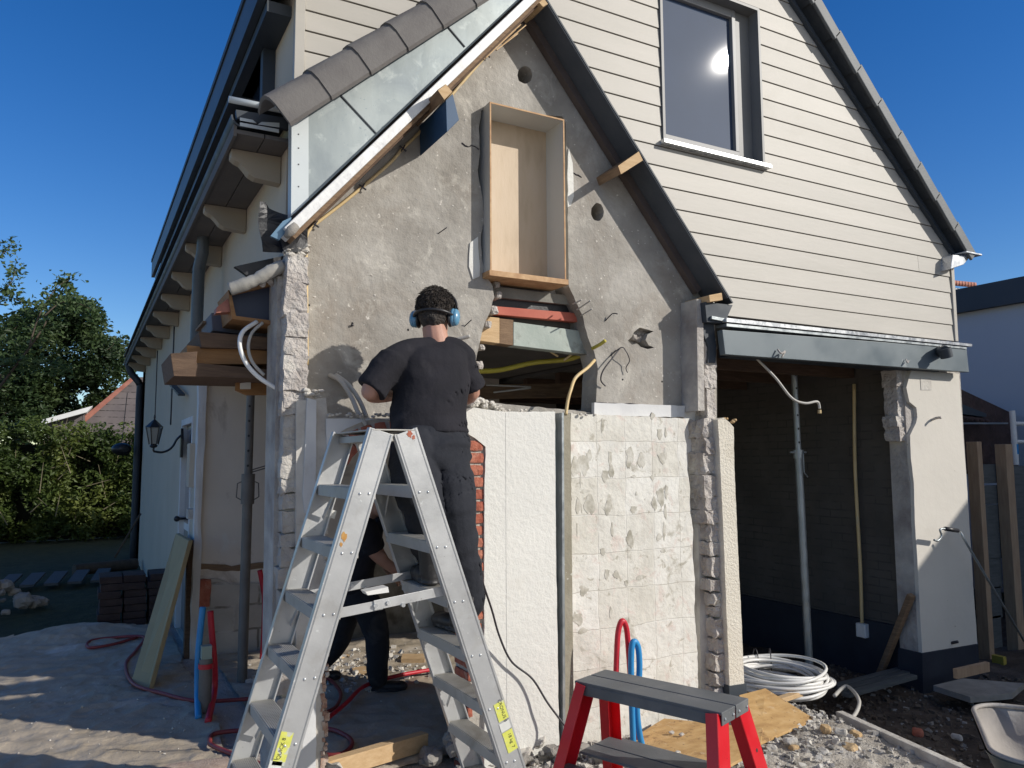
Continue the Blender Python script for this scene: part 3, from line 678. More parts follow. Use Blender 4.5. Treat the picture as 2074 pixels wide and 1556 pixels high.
slab('white_painted_strip', [(598,1478),(632,1432),(640,1410),(640,1700),(590,1700)], [], SY-.012, .03, M['whitestrip'], house, jagged=.004)
# brick arch
mb = MB(); arch = [(658,938),(680,898),(715,872),(755,858),(800,852),(850,853),(900,862),(938,880)]
ap = smooth_path([PY(x, y, SY-.01) for x, y in arch], 6); tot = 0
pos = [ap[0]]
cc = PY(800, 1100, SY)
acc = 0
for i in range(1, len(ap)):
    acc += (ap[i]-ap[i-1]).length
    if acc > .062:
        acc = 0; a = ap[i]; tdir = (ap[i]-ap[i-1]).normalized(); up_ = Vector((-tdir.z, 0, tdir.x)); s_ = i
        ctr = a - up_*.055 + Vector((0,.05,0))
        b2 = MB().rock((-.027,-.055,-.055), (.027,.055,.055), .004, .02, 30, i)
        R = Matrix((tdir, Vector((0,1,0)), up_)).transposed()
        mb.add([R @ Vector(v) + ctr for v in b2.v], b2.f)
mb.build('brick_arch', M['brick'], house)
# brick jamb on the right of the arch
mb = MB(); y = 893; k = 0
while y < 1640:
    xa = 948; xb = 980+random.uniform(-3,3)
    if y > 1290: xb = 958+random.uniform(-6,6)
    if y > 1330: xb = 960+random.uniform(-8,14)
    if 1380 < y < 1470: xb = 950+random.uniform(-4,8)
    a = PY(xa, y+20, SY-.012); b = PY(xb, y, SY-.012)
    mb.rock((a.x, SY-.014-random.uniform(0,.006), a.z), (b.x, SY+.16, b.z), .0035, .018, 30, k)
    y += 24.6; k += 1
mb.build('brick_jamb', M['brick'], house)
slab('jamb_mortar', [(952,890),(976,892),(978,1300),(960,1700),(950,1700)], [], SY-.004, .13, M['mortar'], house)
# ragged inner edge of the left jamb
mb = MB()
for k in range(34):
    y = 1350+k*9+random.uniform(-3,3); x = 654+random.uniform(-6,4); s_ = random.uniform(.005,.013); c = PY(x, y, SY+.035)
    mb.rock(c-Vector((s_,.045,s_*random.uniform(.6,1.6))), c+Vector((s_,.05,s_*1.6)), .005, .010, 40, k, .15)
mb.build('broken_jamb', mat('weathered_brick', [(.26,.13,.09),(.42,.27,.20),(.52,.42,.35)], .95, nscale=22, bump=.8, bscale=60), house)
mb = MB()
for k in range(30):
    y = 930+k*15+random.uniform(-3,3); x = 657+random.uniform(-3,3); s_ = random.uniform(.006,.012); c = PY(x, y, SY+.03)
    mb.rock(c-Vector((s_,.05,s_)), c+Vector((s_,.05,s_*1.6)), .005, .012, 30, k)
mb.build('broken_jamb', M['patchplaster'], house)
# toothed block column on the left, broken end towards the camera
def column(name, xl, xr, y0, y1, pitch, Y0, dep_, m, amp=.010, wob=3):
    mb = MB(); y = y0; k = 0
    while y < y1:
        h = pitch*random.uniform(.65,1.4); gp = random.choice([-.8, 2, 3])
        a = PY(xl(y)+random.uniform(-wob,wob), y+h+gp, Y0); b = PY(xr(y)+random.uniform(-wob*.5,wob*.5), y, Y0)
        mb.rock((a.x, Y0-random.uniform(0,.012), a.z), (b.x, Y0+dep_-.002*(k % 3), b.z), amp*random.uniform(.8,1.5), .026, 26, k, .12)
        y += h; k += 1
    return mb.build(name, m, house, smooth=False)
column('broken_block_column', lambda y: 578-(y-515)*.022, lambda y: 624-(y-515)*.004, 520, 815, 41, 3.765, .24, M['block'])
column('broken_block_column', lambda y: 573-(y-800)*.024, lambda y: 621-(y-800)*.02, 815, 1680, 38, 3.775, .22, M['block_low'])
mb = MB(); a = PY(577,530,3.79); b = PY(563,1650,3.79)
mb.prism([(a.x+.01,3.79,2.55),(a.x+.10,3.79,2.55),(b.x+.10,3.79,-.1),(b.x+.01,3.79,-.1)], (0,.2,0)); mb.build('column_core', M['mortar'], house)
mb = MB(); mb.prism([(a.x-.02,3.85,2.5),(a.x+.02,3.85,2.5),(a.x+.04,3.85,-.1),(a.x-.0,3.85,-.1)], (0,.22,0)); mb.build('column_plaster', M['block_low'], house)
mb = MB()
for k in range(24):
    c = PY(606+random.uniform(-28,16), 512+random.uniform(-14,10), 3.80+random.uniform(-.03,.08)); s_ = random.uniform(.008,.026)
    mb.rock(c-Vector((s_,s_,s_*.5)), c+Vector((s_,s_,s_*.5)), s_*.4, s_*.7, 30, k)
for k in range(14):
    c = PY(635+random.uniform(-14,16), 796+random.uniform(-8,8), 3.74+random.uniform(0,.05)); s_ = random.uniform(.006,.016)
    mb.rock(c-Vector((s_*1.3,s_,s_*.6)), c+Vector((s_*1.3,s_,s_*.6)), s_*.4, s_*.7, 30, k)
mb.build('broken_mortar', M['stone'], house)['kind'] = 'stuff'
# metal channel between stucco and tile wall
mb = MB(); a0, a1 = PY(1141,838,3.72), PY(1155,838,3.72); b0, b1 = PY(1145,1680,3.72), PY(1165,1680,3.72)
mb.prism([a0, a1, b1, b0], (0, .09, 0)); mb.build('mortar_bed', mat('tan_mortar', [(.27,.245,.18),(.35,.32,.25)], .95, nscale=5, bump=.5, speck=(.6,.58,.5), sscale=30, sthr=.7), house)
mb = MB(); a0, a1 = PY(1138,836,3.715), PY(1142,836,3.715); b0, b1 = PY(1141,1640,3.715), PY(1146,1640,3.715)
mb.prism([a0, a1, b1, b0], (0, .11, 0)); mb.build('metal_channel', M['steelprop'], house)
mb = MB(); a0, a1 = PY(1120,838,3.83), PY(1160,838,3.83); b0, b1 = PY(1125,1690,3.83), PY(1165,1690,3.83)
mb.prism([a0, a1, b1, b0], (0, .08, 0)); mb.build('joint_backing', M['whitestrip'], house)
# wall with the marks of old tiles
slab('tiled_wall', [(1156,838),(1205,840),(1396,848),(1386,874),(1390,900),(1392,950),(1397,990),(1398,1040),(1404,1075),(1402,1120),(1408,1180),(1406,1240),(1412,1300),(1414,1400),(1418,1480),(1418,1700),(1165,1700),(1158,1200)], [], 3.80, .10, M['tileghost'], house, jagged=.005, step=.03)
gm = MB(); rg = random.Random(21)
for k in range(64):
    gx = 1180+rg.choice([0,52,104,156,208])+rg.uniform(-16,16); gy = 868+77*rg.choice([0,0,1,1,1,2,2,3,4,5])+rg.uniform(-28,28)
    if gx > 1375: continue
    c0 = PY(gx, gy, 3.7985); w0 = rg.uniform(.004,.034); h0 = rg.uniform(.006,.045)*(1.3 if gy < 1100 else .7); n0 = 11; ph = rg.random()*9
    n0 = 18; yy = 3.7988-.00002*k
    gm.prism([(c0.x+w0*cos(2*pi*j/n0)*(1+.28*sin(2*pi*j/n0*2+ph)+.14*sin(2*pi*j/n0*5+ph*2)), yy, c0.z+h0*sin(2*pi*j/n0)*(1+.25*cos(2*pi*j/n0*3+ph)+.12*sin(2*pi*j/n0*6+ph))) for j in range(n0)], (0, .012, 0))
g_ = gm.build('glue_marks', mat('old_tile_adhesive', [(.34,.32,.26),(.50,.475,.41),(.66,.64,.58)], .95, nscale=18, bump=.3, bscale=50), house); g_['kind'] = 'stuff'
slab('white_band', [(1204,816),(1388,822),(1386,845),(1204,842)], [], 3.885, .03, M['whitestrip'], house, jagged=.005)
slab('recess_plaster', [(1385,824),(1440,828),(1440,1430),(1490,1700),(1405,1700)], [], 3.905, .04, M['whitestrip'], house)
slab('plaster_return', [(1412,856),(1434,852),(1440,1000),(1448,1200),(1452,1400),(1470,1700),(1424,1700)], [], 3.85, .05, M['patchplaster'], house, jagged=.006)
column('broken_block_column', lambda y: 1424+(y-650)*.03, lambda y: 1446+(y-650)*.02, 650, 850, 30, 3.80, .16, M['block'], wob=3)
column('broken_block_column', lambda y: 1424+(y-850)*.055, lambda y: 1462+(y-850)*.045, 850, 1640, 33, 3.765, .18, M['block'], amp=.013, wob=5)
mb = MB(); a = PY(1440,640,3.80); b = PY(1470,1650,3.80)
mb.prism([(a.x-.03,3.82,2.5),(a.x+.04,3.82,2.5),(b.x+.04,3.82,-.3),(b.x-.05,3.82,-.3)], (0,.15,0)); mb.build('column_core', M['mortar'], house)
slab('stucco_return', [(1454,850),(1466,846),(1478,856),(1486,866),(1488,960),(1494,1100),(1502,1260),(1508,1398),(1520,1700),(1490,1700),(1478,1396),(1470,1200),(1462,1000)], [], 3.715, .12, M['stucco_y'], house, jagged=.003, step=.03)
slab('painted_plinth', [(1477,1390),(1512,1385),(1522,1700),(1490,1700)], [], 3.708, .10, M['darkmetal'], house)
mb = MB(); a = PY(1412,600,3.82); mb.prism([PY(1411,606,3.765), PY(1424,606,3.765), PY(1427,832,3.765), PY(1414,832,3.765)], (0,.154,0)); mb.build('edge_board', M['block_low'], house)
px_box('wood_block', [(1426,612),(1444,612),(1442,634),(1427,632)], 3.76, .1, M['wooddark'], bevel=.004)
slab('torn_board', [(1424,636),(1444,638),(1450,700),(1449,735),(1434,735),(1434,700),(1424,672)], [], 3.775, .02, M['darkmetal'], house, jagged=.004)
mb = MB()
for k in range(16):
    c = PY(1474+random.uniform(-16,14), 856+random.uniform(-8,8), 3.78+random.uniform(-.04,.06)); s_ = random.uniform(.005,.014)
    mb.rock(c-Vector((s_,s_,s_*.7)), c+Vector((s_,s_,s_*.7)), s_*.4, s_*.7, 30, k)
mb.build('broken_mortar', M['stonetan'], house)['kind'] = 'stuff'
# pipes and wires left in the wall
def pipe(name, pts, r, m, parent=house, n=8, k=6):
    mb = MB(); mb.tube(smooth_path(pts, k), r, n); return mb.build(name, m, parent, smooth=True)
def pp(l): return [PY(x, y, Y) for x, y, Y in l]
for l in ([(1160,616,3.9),(1178,608,3.82)], [(1168,628,3.92),(1196,609,3.80)], [(1176,640,3.93),(1199,626,3.82)]): pipe('conduit_stub', pp(l), .0045, M['greyconduit'])
pipe('conduit_stub', pp([(1200,706,3.9),(1215,698,3.82),(1226,690,3.78)]), .011, M['yellow'])
pipe('wire', pp([(1226,650,3.92),(1240,636,3.89),(1251,636,3.86)]), .0035, M['cable'])
pipe('wire', pp([(1235,722,3.92),(1258,704,3.88),(1268,712,3.86),(1275,730,3.88),(1268,745,3.9),(1271,755,3.9)]), .003, M['cable'])
pipe('wire', pp([(1256,705,3.9),(1243,722,3.88),(1222,750,3.88),(1217,770,3.89),(1226,782,3.9)]), .0045, M['cable'])
pipe('wire', pp([(888,473,3.92),(905,461,3.88)]), .003, M['cable'])
pipe('wire', pp([(941,661,3.92),(955,648,3.88)]), .003, M['cable'])
pipe('wall_pipe', pp([(905,694,3.90),(925,688,3.86),(952,681,3.82)]), .011, M['greyconduit'])
pipe('loose_conduit', pp([(1204,730,3.88),(1190,745,3.82),(1166,765,3.78),(1156,790,3.74),(1150,812,3.73),(1146,840,3.72)]), .010, M['cream'])
pipe('loose_conduit', pp([(668,760,3.91),(690,772,3.84),(712,805,3.80),(725,835,3.76),(742,862,3.74)]), .012, M['greyconduit'])
pipe('loose_conduit', pp([(680,760,3.91),(706,780,3.84),(730,815,3.80),(748,862,3.76)]), .012, M['greyconduit'])
pipe('anchor', pp([(715,660,3.93),(713,658,3.905)]), .006, M['cable'])
for x, y in ((714,655),(827,668),(626,618),(1261,769),(1341,773)): pipe('drill_hole', pp([(x,y,3.93),(x,y,3.917)]), .006, M['blackplastic'], k=1)
# cream conduit clipped along the rake
cl = [(622,740),(621,600),(620,520),(618,495),(624,470),(642,452),(690,415),(735,378),(790,330),(815,302),(850,268),(890,222),(930,175),(985,112),(1010,82),(1030,64),(1055,52)]
cp = smooth_path([PY(x, y, 3.905) for x, y in cl], 5)
cd_ = MB().tube(cp, .0085, 8).build('conduit', M['cream'], house, smooth=True)
for i, (x, y) in enumerate(((638,455),(734,379),(816,301),(986,111))):
    c = PY(x, y, 3.90); mb = MB(); mb.tube([c+Vector((-.02,0,.012)), c+Vector((.02,0,-.012))], .005, 6); mb.tube([c+Vector((-.012,0,-.02)), c+Vector((.012,0,.02))], .005, 6); mb.build('clip', M['cable'], cd_)
px_box('red_brick_chip', [(671,396),(690,381),(697,386),(677,410)], 3.86, .05, M['redpaint'])
# cracks and chips in the render
mb = MB()
for l in ([(935,290),(945,296),(958,296),(970,302)], [(1150,346),(1163,352),(1178,360)], [(1205,836),(1210,818)], [(1204,815),(1260,818),(1330,822),(1386,824)]):
    pts = smooth_path([PY(x, y, GY-.001) for x, y in l], 4)
    mb.tube([p+Vector((0,0,random.uniform(-.004,.004))) for p in pts], [random.uniform(.002,.005) for _ in pts], 5)
mb.build('crack', M['cable'], house)
mb = MB()
for k in range(90):
    x = random.uniform(630,1370); y = random.uniform(180,810)
    c = PY(x, y, GY)
    if c.z > eLf(c.x)-.25 or c.z > eR(c.x)-.25: continue
    if 955 < x < 1215 and y > 200: continue
    s_ = random.uniform(.002,.006); mb.rock(c-Vector((s_*1.4,s_*.6,s_)), c+Vector((s_*1.4,s_*.6,s_)), s_*.5, s_, 90, k)
mb.build('plaster_crumbs', M['stone'], house)['kind'] = 'stuff'
# rough broken block in the hole on the right
slab('inner_leaf', [(1255,650),(1350,650),(1350,725),(1255,725)], [], GY+.085, .03, M['block_low'], house)
mb = MB()
for k in range(12):
    c = PY(1298+random.uniform(-20,24), 686+random.uniform(-18,18), 4.0); s_ = random.uniform(.015,.03); mb.rock(c-Vector((s_,.03,s_)), c+Vector((s_,.03,s_)), .008, .012, 30, k)
mb.build('hole_filling', M['block_low'], house)

# ---- garage front: steel beam, flashing, pillar ----
bm_ = [(1463,668),(1958,706),(1963,754),(1469,718)]
px_box('garage_fascia', bm_, 3.70, .05, M['fasciablue'], bevel=.003)
mb = MB(); a = PY(1463,664,3.75); b = PY(1958,706,3.75)
mb.box((3.72, 3.76, 2.27), (5.9, 3.90, 2.50)); mb.build('garage_beam', M['darkmetal'], house)
px_box('flashing', [(1472,644),(1969,697),(1969,702),(1472,652)], 3.68, .155, M['brightsteel'])
px_box('flashing', [(1472,655),(1958,703),(1958,707),(1472,661)], 3.692, .12, M['steelprop'])
mb = MB(); p = PY(1916,712,3.60); mb.tube([PY(1905,712,3.70), PY(1910,710,3.62), PY(1914,712,3.59)], .042, 16); mb.tube([PY(1913,706,3.59), PY(1918,724,3.59)], .045, 16)
mb.build('outlet_pipe', M['darkmetal'], house, smooth='auto')
pipe('torn_bracket', pp([(1575,708,3.69),(1582,716,3.66),(1590,712,3.67),(1583,724,3.68)]), .006, M['block'])
pipe('torn_bracket', pp([(1835,728,3.69),(1838,735,3.67),(1840,731,3.68)]), .005, M['block'])
pill = [(1846,750),(1841,765),(1836,785),(1842,814),(1856,826),(1858,845),(1855,858),(1843,882),(1845,930),(1851,978),(1853,1060),(1858,1132),(1863,1230),(1868,1326),(1980,1307),(1972,1200),(1957,960),(1942,757)]
slab('pillar', pill, [], 3.80, .03, M['pillar'], house, jagged=.003, step=.05)
mb = MB(); xl = PY(1846,1000,3.83).x; xr_ = PY(1957,960,3.83).x
mb.box((xl-.02, 3.829, .12), (xr_-.003, 3.98, 2.30)); mb.build('pillar_core', M['block_low'], house)
slab('pillar_plinth', [(1868,1324),(1981,1305),(1990,1500),(1872,1500)], [], 3.785, .2, M['navy'], house)
column('exposed_brickwork', lambda y: 1816+(y-750)*.02, lambda y: 1852+5*sin(y*.05), 752, 875, 28, 3.85, .12, M['block'], amp=.008, wob=2)
pipe('pipe_stub', pp([(1884,852,3.81),(1896,847,3.76),(1906,846,3.72)]), .010, M['block'])
pipe('pipe_stub', pp([(1925,1303,3.81),(1940,1300,3.75)]), .011, M['cable'])
slab('plaster_patch', [(1864,764),(1886,766),(1887,790),(1866,790)], [], 3.796, .006, M['patchplaster'], house)

# ---- rooms behind ----
mb = MB(); mb.box((.885, 7.045, -.1), (3.715, 7.2, 2.555)); mb.build('back_wall', M['interior'], house)
slab('back_wall_blockwork', [(390,1180),(430,1170),(470,1185),(520,1180),(560,1190),(560,1345),(390,1345)], [], 7.03, .03, M['interior_block'], house, jagged=.02, step=.08)
mb = MB(); mb.rock(PY(396,1235,7.0)-Vector((0,.0,0)), PY(428,1172,7.0)+Vector((0,.04,0)), .01, .05, 12, 3); mb.build('brick_patch', M['brick'], house)
slab('back_wall_strip', [(392,1140),(470,1146),(560,1135),(560,1150),(470,1158),(392,1152)], [], 7.04, .02, M['wood'], house, jagged=.01)
slab('brown_wall_area', [(700,1140),(900,1140),(900,1345),(640,1345)], [], 7.03, .03, mat('mossy_plaster', [(.10,.085,.06),(.19,.165,.125),(.26,.235,.19)], .95, nscale=9, detail=9, bump=.5), house, jagged=.02)
mb = MB(); mb.box((3.72, 7.3, -.2), (3.84, 13, 2.56)); mb.build('party_wall', M['interior_block'], house)
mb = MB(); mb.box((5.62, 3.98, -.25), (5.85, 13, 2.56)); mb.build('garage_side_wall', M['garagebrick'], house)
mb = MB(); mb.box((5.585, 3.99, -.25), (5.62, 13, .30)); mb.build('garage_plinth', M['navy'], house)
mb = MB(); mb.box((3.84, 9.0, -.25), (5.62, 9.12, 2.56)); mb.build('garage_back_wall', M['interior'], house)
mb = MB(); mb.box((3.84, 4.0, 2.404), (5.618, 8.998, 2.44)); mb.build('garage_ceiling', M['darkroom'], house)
mb = MB()
for k in range(7): mb.box((3.85, 4.3+k*.6, 2.26), (5.6, 4.38+k*.6, 2.40))
explode(mb.build('ceiling_joist', M['wooddark'], house))
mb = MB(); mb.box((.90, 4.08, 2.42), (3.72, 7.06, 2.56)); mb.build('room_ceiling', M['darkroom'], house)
pipe('junction_conduit', [P(1730,778,'x',5.575), P(1732,950,'x',5.575), P(1742,1140,'x',5.575), P(1746,1265,'x',5.575)], .014, M['cream'])
mb = MB(); c = P(1746,1277,'x',5.56); mb.box((c.x-.02, c.y-.045, c.z-.055), (c.x+.03, c.y+.045, c.z+.055)); mb.build('socket_box', M['whitepipe'], house, bevel=.008)
mb = MB(); mb.beam((1.9, 5.0, 2.05), (3.5, 4.8, 2.12), .05, .10); mb.beam((1.6, 5.4, 2.0), (3.6, 5.9, 2.22), .04, .05); explode(mb.build('ceiling_timber', M['wood'], house))
pipe('yellow_duct', pp([(955,752,4.25),(1010,750,4.3),(1080,735,4.3),(1150,728,4.2),(1185,716,4.1)]), .016, M['yellow'])
pipe('loose_conduit', pp([(1105,706,4.1),(1130,722,4.1)]), .007, M['cream']); pipe('loose_conduit', pp([(1142,730,4.1),(1165,714,4.08),(1180,716,4.06)]), .007, M['cream'])
pipe('loose_conduit', pp([(1000,795,4.6),(1075,786,4.6)]), .006, M['greyconduit']); pipe('loose_conduit', pp([(985,780,4.6),(1075,784,4.6)]), .006, M['greyconduit'])

# ---- left side wall with eaves ----
def yz(name, outer_, holes_, X, thick, m, parent=house, jagged=0):
    bm = bmesh.new()
    def loop(pts):
        if jagged: pts = jag(pts, .1, jagged, 3)
        vs = [bm.verts.new((X, p[0], p[1])) for p in pts]; return [bm.edges.new((vs[i], vs[(i+1) % len(vs)])) for i in range(len(vs))]
    es = loop(outer_)
    for h in holes_: es += loop(h)
    bmesh.ops.triangle_fill(bm, edges=es, use_beauty=True)
    ex = bmesh.ops.extrude_face_region(bm, geom=list(bm.faces)); bmesh.ops.translate(bm, verts=[g for g in ex['geom'] if isinstance(g, bmesh.types.BMVert)], vec=(thick, 0, 0))
    bmesh.ops.recalc_face_normals(bm, faces=bm.faces); me = bpy.data.meshes.new(name); bm.to_mesh(me); bm.free(); me.materials.append(m)
    o = bpy.data.objects.new(name, me); col.objects.link(o); attach(o, parent); return o
DY0, DY1 = 7.42, 8.30
yz('side_wall', [(3.95,2.30),(7.06,2.28),(7.06,-.1),(14.5,-.1),(14.5,3.2),(3.95,3.2)], [[(DY0,0.02),(DY1,0.02),(DY1,2.0),(DY0,2.0)]], .86, .2, M['sidewall'])
yz('dormer_wall', [(3.90,3.2),(11,3.2),(11,4.2),(3.90,4.2)], [[(4.35,3.34),(5.75,3.34),(5.75,3.95),(4.35,3.95)]], .868, .1, M['sidewall'])
mb = MB(); mb.box((.86, 13.9, -.1), (6.2, 14.5, 3.2)); mb.box((6.0, 4.1, 2.5), (6.25, 14, 3.25)); mb.build('rear_wall', M['sidewall'], house)
dw = MB(); dw.box((.80, 4.33, 3.30), (.90, 4.40, 3.98)); dw.box((.80, 5.70, 3.30), (.90, 5.77, 3.98)); dw.box((.80, 4.40, 3.90), (.90, 5.70, 3.98)); dw.box((.80, 4.40, 3.28), (.90, 5.70, 3.34)); dw.box((.80, 5.0, 3.34), (.90, 5.05, 3.90))
dwo = dw.build('window', M['darkmetal'], house)
mb = MB(); mb.box((.83, 4.42, 3.36), (.87, 4.45, 3.88)); mb.box((.83, 4.97, 3.36), (.87, 5.0, 3.88)); mb.box((.83, 5.05, 3.36), (.87, 5.08, 3.88)); mb.build('frame', M['framepale'], dwo)
mb = MB(); mb.box((.862, 4.4, 3.34), (.868, 5.7, 3.90)); mb.build('pane', M['glass'], dwo)
mb = MB(); mb.box((.70, 3.5, 3.965), (.74, 10.95, 4.16)); mb.build('dormer_fascia', mat('blue_grey_eave', [(.05,.065,.085),(.07,.09,.11)], .5, .1), house)
mb = MB(); mb.box((.69, 3.48, 4.161), (.86, 10.95, 4.20)); mb.box((.86, 3.95, 4.161), (3.4, 10.95, 4.20)); mb.build('dormer_roof', M['darkmetal'], house)
mb = MB(); mb.box((.742, 3.95, 3.90), (.87, 10.9, 3.96)); mb.build('dormer_soffit', M['darkmetal'], house)
# main gutter, soffit, corbels
gut = MB(); n = 14; R_ = .055; gx = .625; gz = 3.275
prof = [(gx+R_*cos(radians(180+180*k/n)), gz+R_*sin(radians(180+180*k/n))) for k in range(n+1)] + [(gx+(R_-.008)*cos(radians(360-180*k/n)), gz+(R_-.008)*sin(radians(360-180*k/n))) for k in range(n+1)]
gut.prism([(x, 3.86, z) for x, z in prof], (0, 11.0, 0))
gut = gut.build('gutter', M['darkmetal'], house, smooth='auto')
mb = MB(); mb.tube([(.555,3.852,3.345),(.86,3.852,3.345)], .016, 10); mb.build('gutter_rim', M['zinctrim'], house, smooth=True)
px_box('eave_cap', [(478,222),(585,240),(585,262),(480,240)], 3.855, .03, M['darkmetal'])
px_box('eave_cap_strip', [(486,238),(512,243),(520,250),(486,244)], 3.85, .004, M['zinctrim'])
px_box('eave_cap_strip', [(530,247),(566,249),(566,258),(522,252)], 3.85, .004, M['zinctrim'])
px_box('eave_cap_strip', [(486,248),(565,262),(565,269),(486,255)], 3.85, .004, M['zinctrim'])
mb = MB(); mb.box((.585, 3.87, 3.175), (.60, 14.6, 3.235)); mb.build('fascia_board', M['soffit'], house)
mb = MB(); mb.box((.60, 3.87, 3.19), (.73, 14.6, 3.21)); mb.box((.735, 3.87, 3.19), (.858, 14.6, 3.21)); mb.build('soffit', M['soffit'], house)
mb = MB(); mb.box((.56, 3.88, 3.34), (.87, 14.6, 3.36)); mb.build('eave_flashing', M['darkmetal'], house)
cor = [(0,0),(0,-.045),(.02,-.06),(.045,-.07),(.065,-.09),(.09,-.12),(.12,-.135),(.25,-.145),(.25,0)]
YC = [4.07+.985*k for k in range(11)]
for k, yc in enumerate(YC):
    mb = MB(); mb.prism([(.607+x, yc, 3.188+z) for x, z in cor], (0, .07, 0)); mb.build('corbel', M['corbel'], house, bevel=.003)
mb = MB(); mb.tube([(.70,5.85,3.2),(.70,5.85,3.08),(.69,5.95,2.98),(.69,5.97,2.38)], .042, 14); mb.build('downpipe', mat('dull_zinc_pipe', [(.07,.085,.095),(.11,.125,.135)], .5, .3, nscale=6), house, smooth='auto')
mb = MB(); mb.tube(smooth_path([(.62,14.2,3.2),(.66,14.2,3.05),(.80,14.15,2.85),(.80,14.15,2.6),(.80,14.15,0)], 4), .055, 12); mb.build('downpipe', M['darkmetal'], house, smooth=True)
pipe('wall_crack_trim', [(.855,9.4,2.0),(.855,9.4,3.1)], .01, M['cable'])
pipe('wall_crack_trim', [(.855,11.6,1.9),(.855,11.6,3.1)], .008, M['cable'])
mb = MB(); mb.beam(P(345,775,'x',.80), P(368,800,'x',.80), .02, .06, (1,0,0)); mb.build('iron_bracket', M['darkmetal'], house)
# door in the side wall
dr = MB(); dr.box((.90, DY0+.06, .02), (.94, DY1-.06, 1.95)); dr = dr.build('door', M['frame'], house)
mb = MB(); mb.box((.85, DY0, .02), (.93, DY0+.06, 2.0)); mb.box((.85, DY1-.06, .02), (.93, DY1, 2.0)); mb.box((.85, DY0+.06, 1.94), (.93, DY1-.06, 2.0)); mb.box((.895, DY0+.06, .95), (.93, DY1-.06, 1.02)); mb.build('door_frame', M['whitestrip'], dr, bevel=.003)
mb = MB(); mb.box((.893, DY0+.12, 1.02), (.90, DY1-.12, 1.9)); mb.build('pane', M['glass'], dr)
mb = MB(); c = Vector((.83, DY1-.09, 1.05)); mb.ell(c, .028); mb.tube([c, c+Vector((.07,0,0))], .012, 8); mb.build('handle', M['blackplastic'], dr, smooth=True)
mb = MB(); mb.box((.80, 7.10, 1.38), (.86, 7.30, 1.75)); mb.build('meter_cabinet', M['sidewall'], house, bevel=.004)
mb = MB(); mb.box((.80, 7.06, 1.12), (.86, 7.2, 1.2)); mb.build('bracket', M['block_low'], house)
mb = MB(); mb.rock((.84, 6.98, -.1), (.90, 7.10, 2.28), .012, .1, 8, 2); mb.build('wall_corner', M['whitestrip'], house)
mb = MB(); mb.box((.80,7.02,-.05),(.87,7.1,.95)); mb.build('doorway_post', M['wooddark'], house)
# timber eave end sawn off on the left
def xb(name, x0, x1, Y0, Y1, z0, z1, m, bevel=.003):
    mb = MB(); mb.rock((x0, Y0, z0), (x1, Y1, z1), .004, .06, 8, z0); return mb.build(name, m, house)
def eb(name, pts, Y, dep_, m):
    return px_box(name, pts, Y, dep_, m, bevel=.003)
eb('eave_timber', [(345,716),(400,712),(398,735),(562,750),(562,768),(352,762)], 4.10, .5, M['wooddark'])
eb('eave_timber', [(378,699),(410,702),(562,712),(562,738),(380,738)], 4.16, .5, M['woodorange'])
eb('eave_timber', [(402,672),(562,684),(562,708),(408,704)], 4.12, .5, M['wooddark'])
eb('eave_box', [(428,634),(490,630),(562,640),(562,686),(430,670)], 4.3, .4, mat('purple_grey_board', [(.10,.10,.125),(.13,.13,.155)], .7, nscale=4))
px_box('eave_box', [(466,592),(560,572),(560,652),(474,640)], 4.04, .02, mat('navy_board', [(.030,.042,.075),(.045,.058,.095)], .6, nscale=4, dirt=[((.1,.12,.16), .6, .8)]))
mb = MB(); 
mb.prism([PY(462,588,4.0), PY(467,588,4.0), PY(478,640,4.0), PY(470,646,4.0)], (0,.3,0)); mb.prism([PY(470,646,4.0), PY(478,640,4.0), PY(562,651,4.0), PY(562,659,4.0)], (0,.3,0))
mb.build('eave_box_edge', M['woodorange'], house)
px_box('eave_box_side', [(462,588),(560,566),(560,576),(466,598)], 4.0, .35, M['woodorange'])
px_box('eave_lining', [(410,650),(562,660),(562,664),(410,655)], 4.5, .3, M['wood'])
slab('torn_tile', [(440,622),(462,606),(468,628),(470,634),(438,634)], [], 4.02, .08, M['redtile'], house, jagged=.008)
# torn membrane and mortar over the eave end
px_box('torn_membrane', [(475,540),(510,532),(585,516),(590,540),(540,560),(505,562),(492,552)], 3.93, .03, M['blackfoil'])
mb = MB(); pts = [PY(466,586,3.90), PY(490,578,3.88), PY(520,566,3.86), PY(548,550,3.84), PY(574,538,3.83)]
mb.tube(smooth_path(pts, 4), [.032+.010*noise.noise(Vector((i*.7,2,1))) for i in range(17)], 12); mb.build('rolled_membrane', M['bitumen'], house, smooth=True)
mb = MB()
for k in range(20):
    c = PY(560+random.uniform(-30,18), 560+random.uniform(-14,16), 3.86+random.uniform(0,.1)); s_ = random.uniform(.01,.024)
    mb.rock(c-Vector((s_,s_,s_)), c+Vector((s_,s_,s_)), s_*.4, s_*.7, 30, k)
mb.build('broken_mortar', M['block'], house)['kind'] = 'stuff'
def sheet(name, pts2, Y, m, amp=.03, thick=.004):
    """crumpled sheet on an outline of pixels"""
    o = slab(name, pts2, [], Y, thick, m, None, jagged=.006, step=.03)
    bm = bmesh.new(); bm.from_mesh(o.data); bmesh.ops.subdivide_edges(bm, edges=bm.edges, cuts=2)
    for v in bm.verts: v.co.y += amp*noise.noise(v.co*7) ; v.co.x += amp*.3*noise.noise(v.co*9+Vector((5,5,5)))
    bm.to_mesh(o.data); bm.free(); attach(o, house); return o
sheet('black_membrane', [(527,408),(538,408),(545,420),(585,436),(590,462),(590,500),(572,512),(528,510),(524,450)], 3.84, M['blackfoil'], .05)
sheet('black_membrane', [(566,475),(600,450),(622,450),(622,500),(600,512),(575,514)], 3.80, M['blackfoil'], .03)
